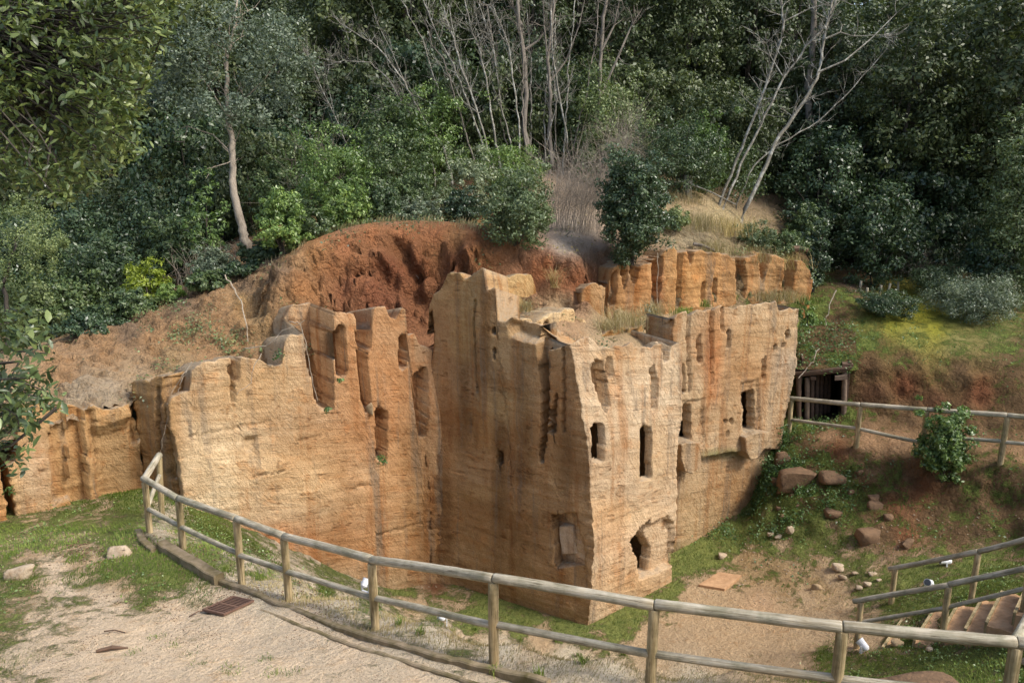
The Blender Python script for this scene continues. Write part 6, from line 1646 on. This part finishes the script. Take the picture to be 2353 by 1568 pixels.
leaflets('ground_plants', PW, .04, 19, M['leaf_laurel'], .025, .07, 6)
# broad-leaved ground plants on the bank and along the foot of the walls
P, _ = scatter(g1, 1900, 5, lambda px, py, c, g: (np.exp(-(((px - 1800) / 60) ** 2 + ((py - 1090) / 120) ** 2)) + .6 * np.exp(-(((px - 1880) / 70) ** 2 + ((py - 1150) / 40) ** 2)) + .5 * np.exp(-(((px - 1960) / 40) ** 2 + ((py - 1110) / 40) ** 2)) + .6 * np.exp(-(((px - 1870) / 70) ** 2 + ((py - 975) / 14) ** 2)) + .5 * np.exp(-(((px - 1700) / 80) ** 2 + ((py - 1215) / 25) ** 2))) * smooth(-.15, .25, fbm(c * 1.8, 4)))
leaflets('ground_plants', np.concatenate([P, turfP]), .06, 5, M['leaf_ivy'], .06, .09, 5)
P, _ = scatter(g1, 2600, 6, lambda px, py, c, g: smooth(-.05, .4, fbm(c * 1.5 + 5, 4)) * smooth(.3, .7, g + .1) * (px > 1740) * (py < 1250) + .5 * (py < 860) * (px > 1820) * smooth(.5, .9, g) * smooth(-.1, .3, fbm(c * 1.1, 3)))
leaflets('ground_plants', P, .06, 6, M['leaf_ivy'], .04, .08, 5)
P, _ = scatter(g2, 1500, 7, lambda px, py, c, g: smooth(.1, .5, fbm(c * 1.3 + 9, 4)) * (g > .04) * (py > 500))
leaflets('ground_plants', P, .07, 7, M['leaf_olive'], .05, .10, 5)
P, _ = scatter(g2, 9000, 8, lambda px, py, c, g: (np.exp(-(((px - 1320) / 50) ** 2 + ((py - 560) / 60) ** 2)) * 3 + .3 * (py < 560)) * smooth(-.2, .2, fbm(c * 2, 3)))
leaflets('leaf_litter', P, .085, 8, M['straw'], .02, .02, 1)
# loose stones, grit and clods on the path, the gravel slope and the quarry floor
def grit(name, P, smin, smax, seed, mat):
    rg = np.random.RandomState(seed); n = len(P)
    base = np.array([[1, 0, 0], [-1, 0, 0], [0, 1, 0], [0, -1, 0], [0, 0, 1], [0, 0, -1]], float)
    T = np.array([[0, 2, 4], [2, 1, 4], [1, 3, 4], [3, 0, 4], [2, 0, 5], [1, 2, 5], [3, 1, 5], [0, 3, 5]])
    s = smin + (smax - smin) * rg.rand(n) ** 3
    a = rg.uniform(0, 6.28, n)
    V = base[None] * (1 + rg.uniform(-.35, .35, (n, 6, 1))) * s[:, None, None] * np.array([1, .8, .6])
    c_, s_ = np.cos(a)[:, None], np.sin(a)[:, None]
    X = V[:, :, 0] * c_ - V[:, :, 1] * s_; Y = V[:, :, 0] * s_ + V[:, :, 1] * c_
    V = np.stack([X, Y, V[:, :, 2]], 2) + P[:, None, :] + np.array([0, 0, 1]) * (s * .2)[:, None, None]
    F = (np.arange(n)[:, None, None] * 6 + T[None]).reshape(-1, 3)
    me = np_mesh(name, V.reshape(-1, 3), F); me.materials.append(mat); return tag(link(name, me), kind='stuff')
P, _ = scatter(g1, 5500, 11, lambda px, py, c, g: (c[:, 1] < 14) * smooth(.85, .2, g) * smooth(-.3, .3, fbm(c * 1.5, 3)))
grit('gravel', P, .006, .028, 11, M['stone'])
P, _ = scatter(g1, 3600, 12, lambda px, py, c, g: (c[:, 1] < 13) * smooth(.9, .2, g) * smooth(-.1, .3, fbm(c * 1.2 + 7, 3)))
grit('earth_clods', P, .006, .030, 12, M['stone_dark'])
P, _ = scatter(g1, 1500, 13, lambda px, py, c, g: (c[:, 1] > 14) * smooth(.9, .3, g) * (py > 1180))
grit('gravel', P, .012, .05, 13, M['stone'])
P, _ = scatter(g1, 1400, 14, lambda px, py, c, g: (c[:, 1] > 14) * (py < 1250) * (px > 1750) * smooth(-.1, .3, fbm(c * 1.4, 3)))
grit('earth_clods', P, .02, .09, 14, M['stone_dark'])
P, _ = scatter(g2, 5000, 15, lambda px, py, c, g: (py > 590) * smooth(-.2, .3, fbm(c * 1.4, 3)))
grit('rubble', P, .012, .07, 15, M['stone_block'])
P, _ = scatter(g2, 5200, 16, lambda px, py, c, g: (px < 720) * (py > 600) * smooth(-.1, .35, fbm(c * 1.1 + 4, 3)))
grit('rubble', P, .02, .13, 16, M['stone_block'])
P, _ = scatter(g2, 3200, 27, lambda px, py, c, g: in_poly(px, py, [(640, 625), (760, 560), (860, 538), (1000, 526), (1110, 548), (1110, 490), (640, 490)]) * smooth(-.2, .2, fbm(c * 2.1, 3)))
blades('dry_grass', P, .24, .012, 27, M['straw'])
P, _ = scatter(g2, 520, 28, lambda px, py, c, g: in_poly(px, py, [(600, 640), (760, 568), (860, 545), (1000, 534), (1110, 556), (1110, 490), (600, 500)]) * smooth(0, .4, fbm(c * 1.7 + 6, 3)))
leaflets('ground_plants', P, .07, 28, M['leaf_mid'], .08, .10, 7)
P, _ = scatter(g2, 700, 17, lambda px, py, c, g: (px < 720) * (px > 300) * (py > 700) * smooth(0, .4, fbm(c * 1.6 + 1, 3)))
leaflets('ground_plants', P, .06, 17, M['leaf_olive'], .06, .09, 5)
P, _ = scatter(g2, 1600, 18, lambda px, py, c, g: (px < 720) * (py > 560) * smooth(-.1, .4, fbm(c * 1.6 + 1, 3)))
blades('dry_grass', P, .2, .012, 18, M['straw'])
# sticks on the path
for i, (px, py, l, a, lab) in enumerate(((222, 1498, .38, .2, 'dark piece of bark lying on the path'), (385, 1343, .01, 0, ''), (240, 1452, .3, -.1, 'short dark stick on the path left of the grate'), (435, 1418, .25, .7, 'thin stick pointing to the drain grate'))):
    if not lab: continue
    p = gp(px, py) + vec(0, 0, .02); v = vec(math.cos(a), math.sin(a), 0) * l
    tag(MB().tube([p, p + v * .5 + vec(0, 0, .03), p + v], [.022 if i == 0 else .010, .03 if i == 0 else .009, .008], 6).build('stick', M['oldwood'], None, p), lab, 'stick')
# the sea far below and behind the wood
sea_m = make_plain('sea_water', (.35, .42, .48), (.30, .38, .45), .05, .5, .5, .02, .01)
V = [(-1800, 60, -45), (1800, 60, -45), (1800, 1900, -45), (-1800, 1900, -45)]
tag(link('sea', np_mesh('sea', V, [(0, 1, 2, 3)]), sea_m), kind='structure')
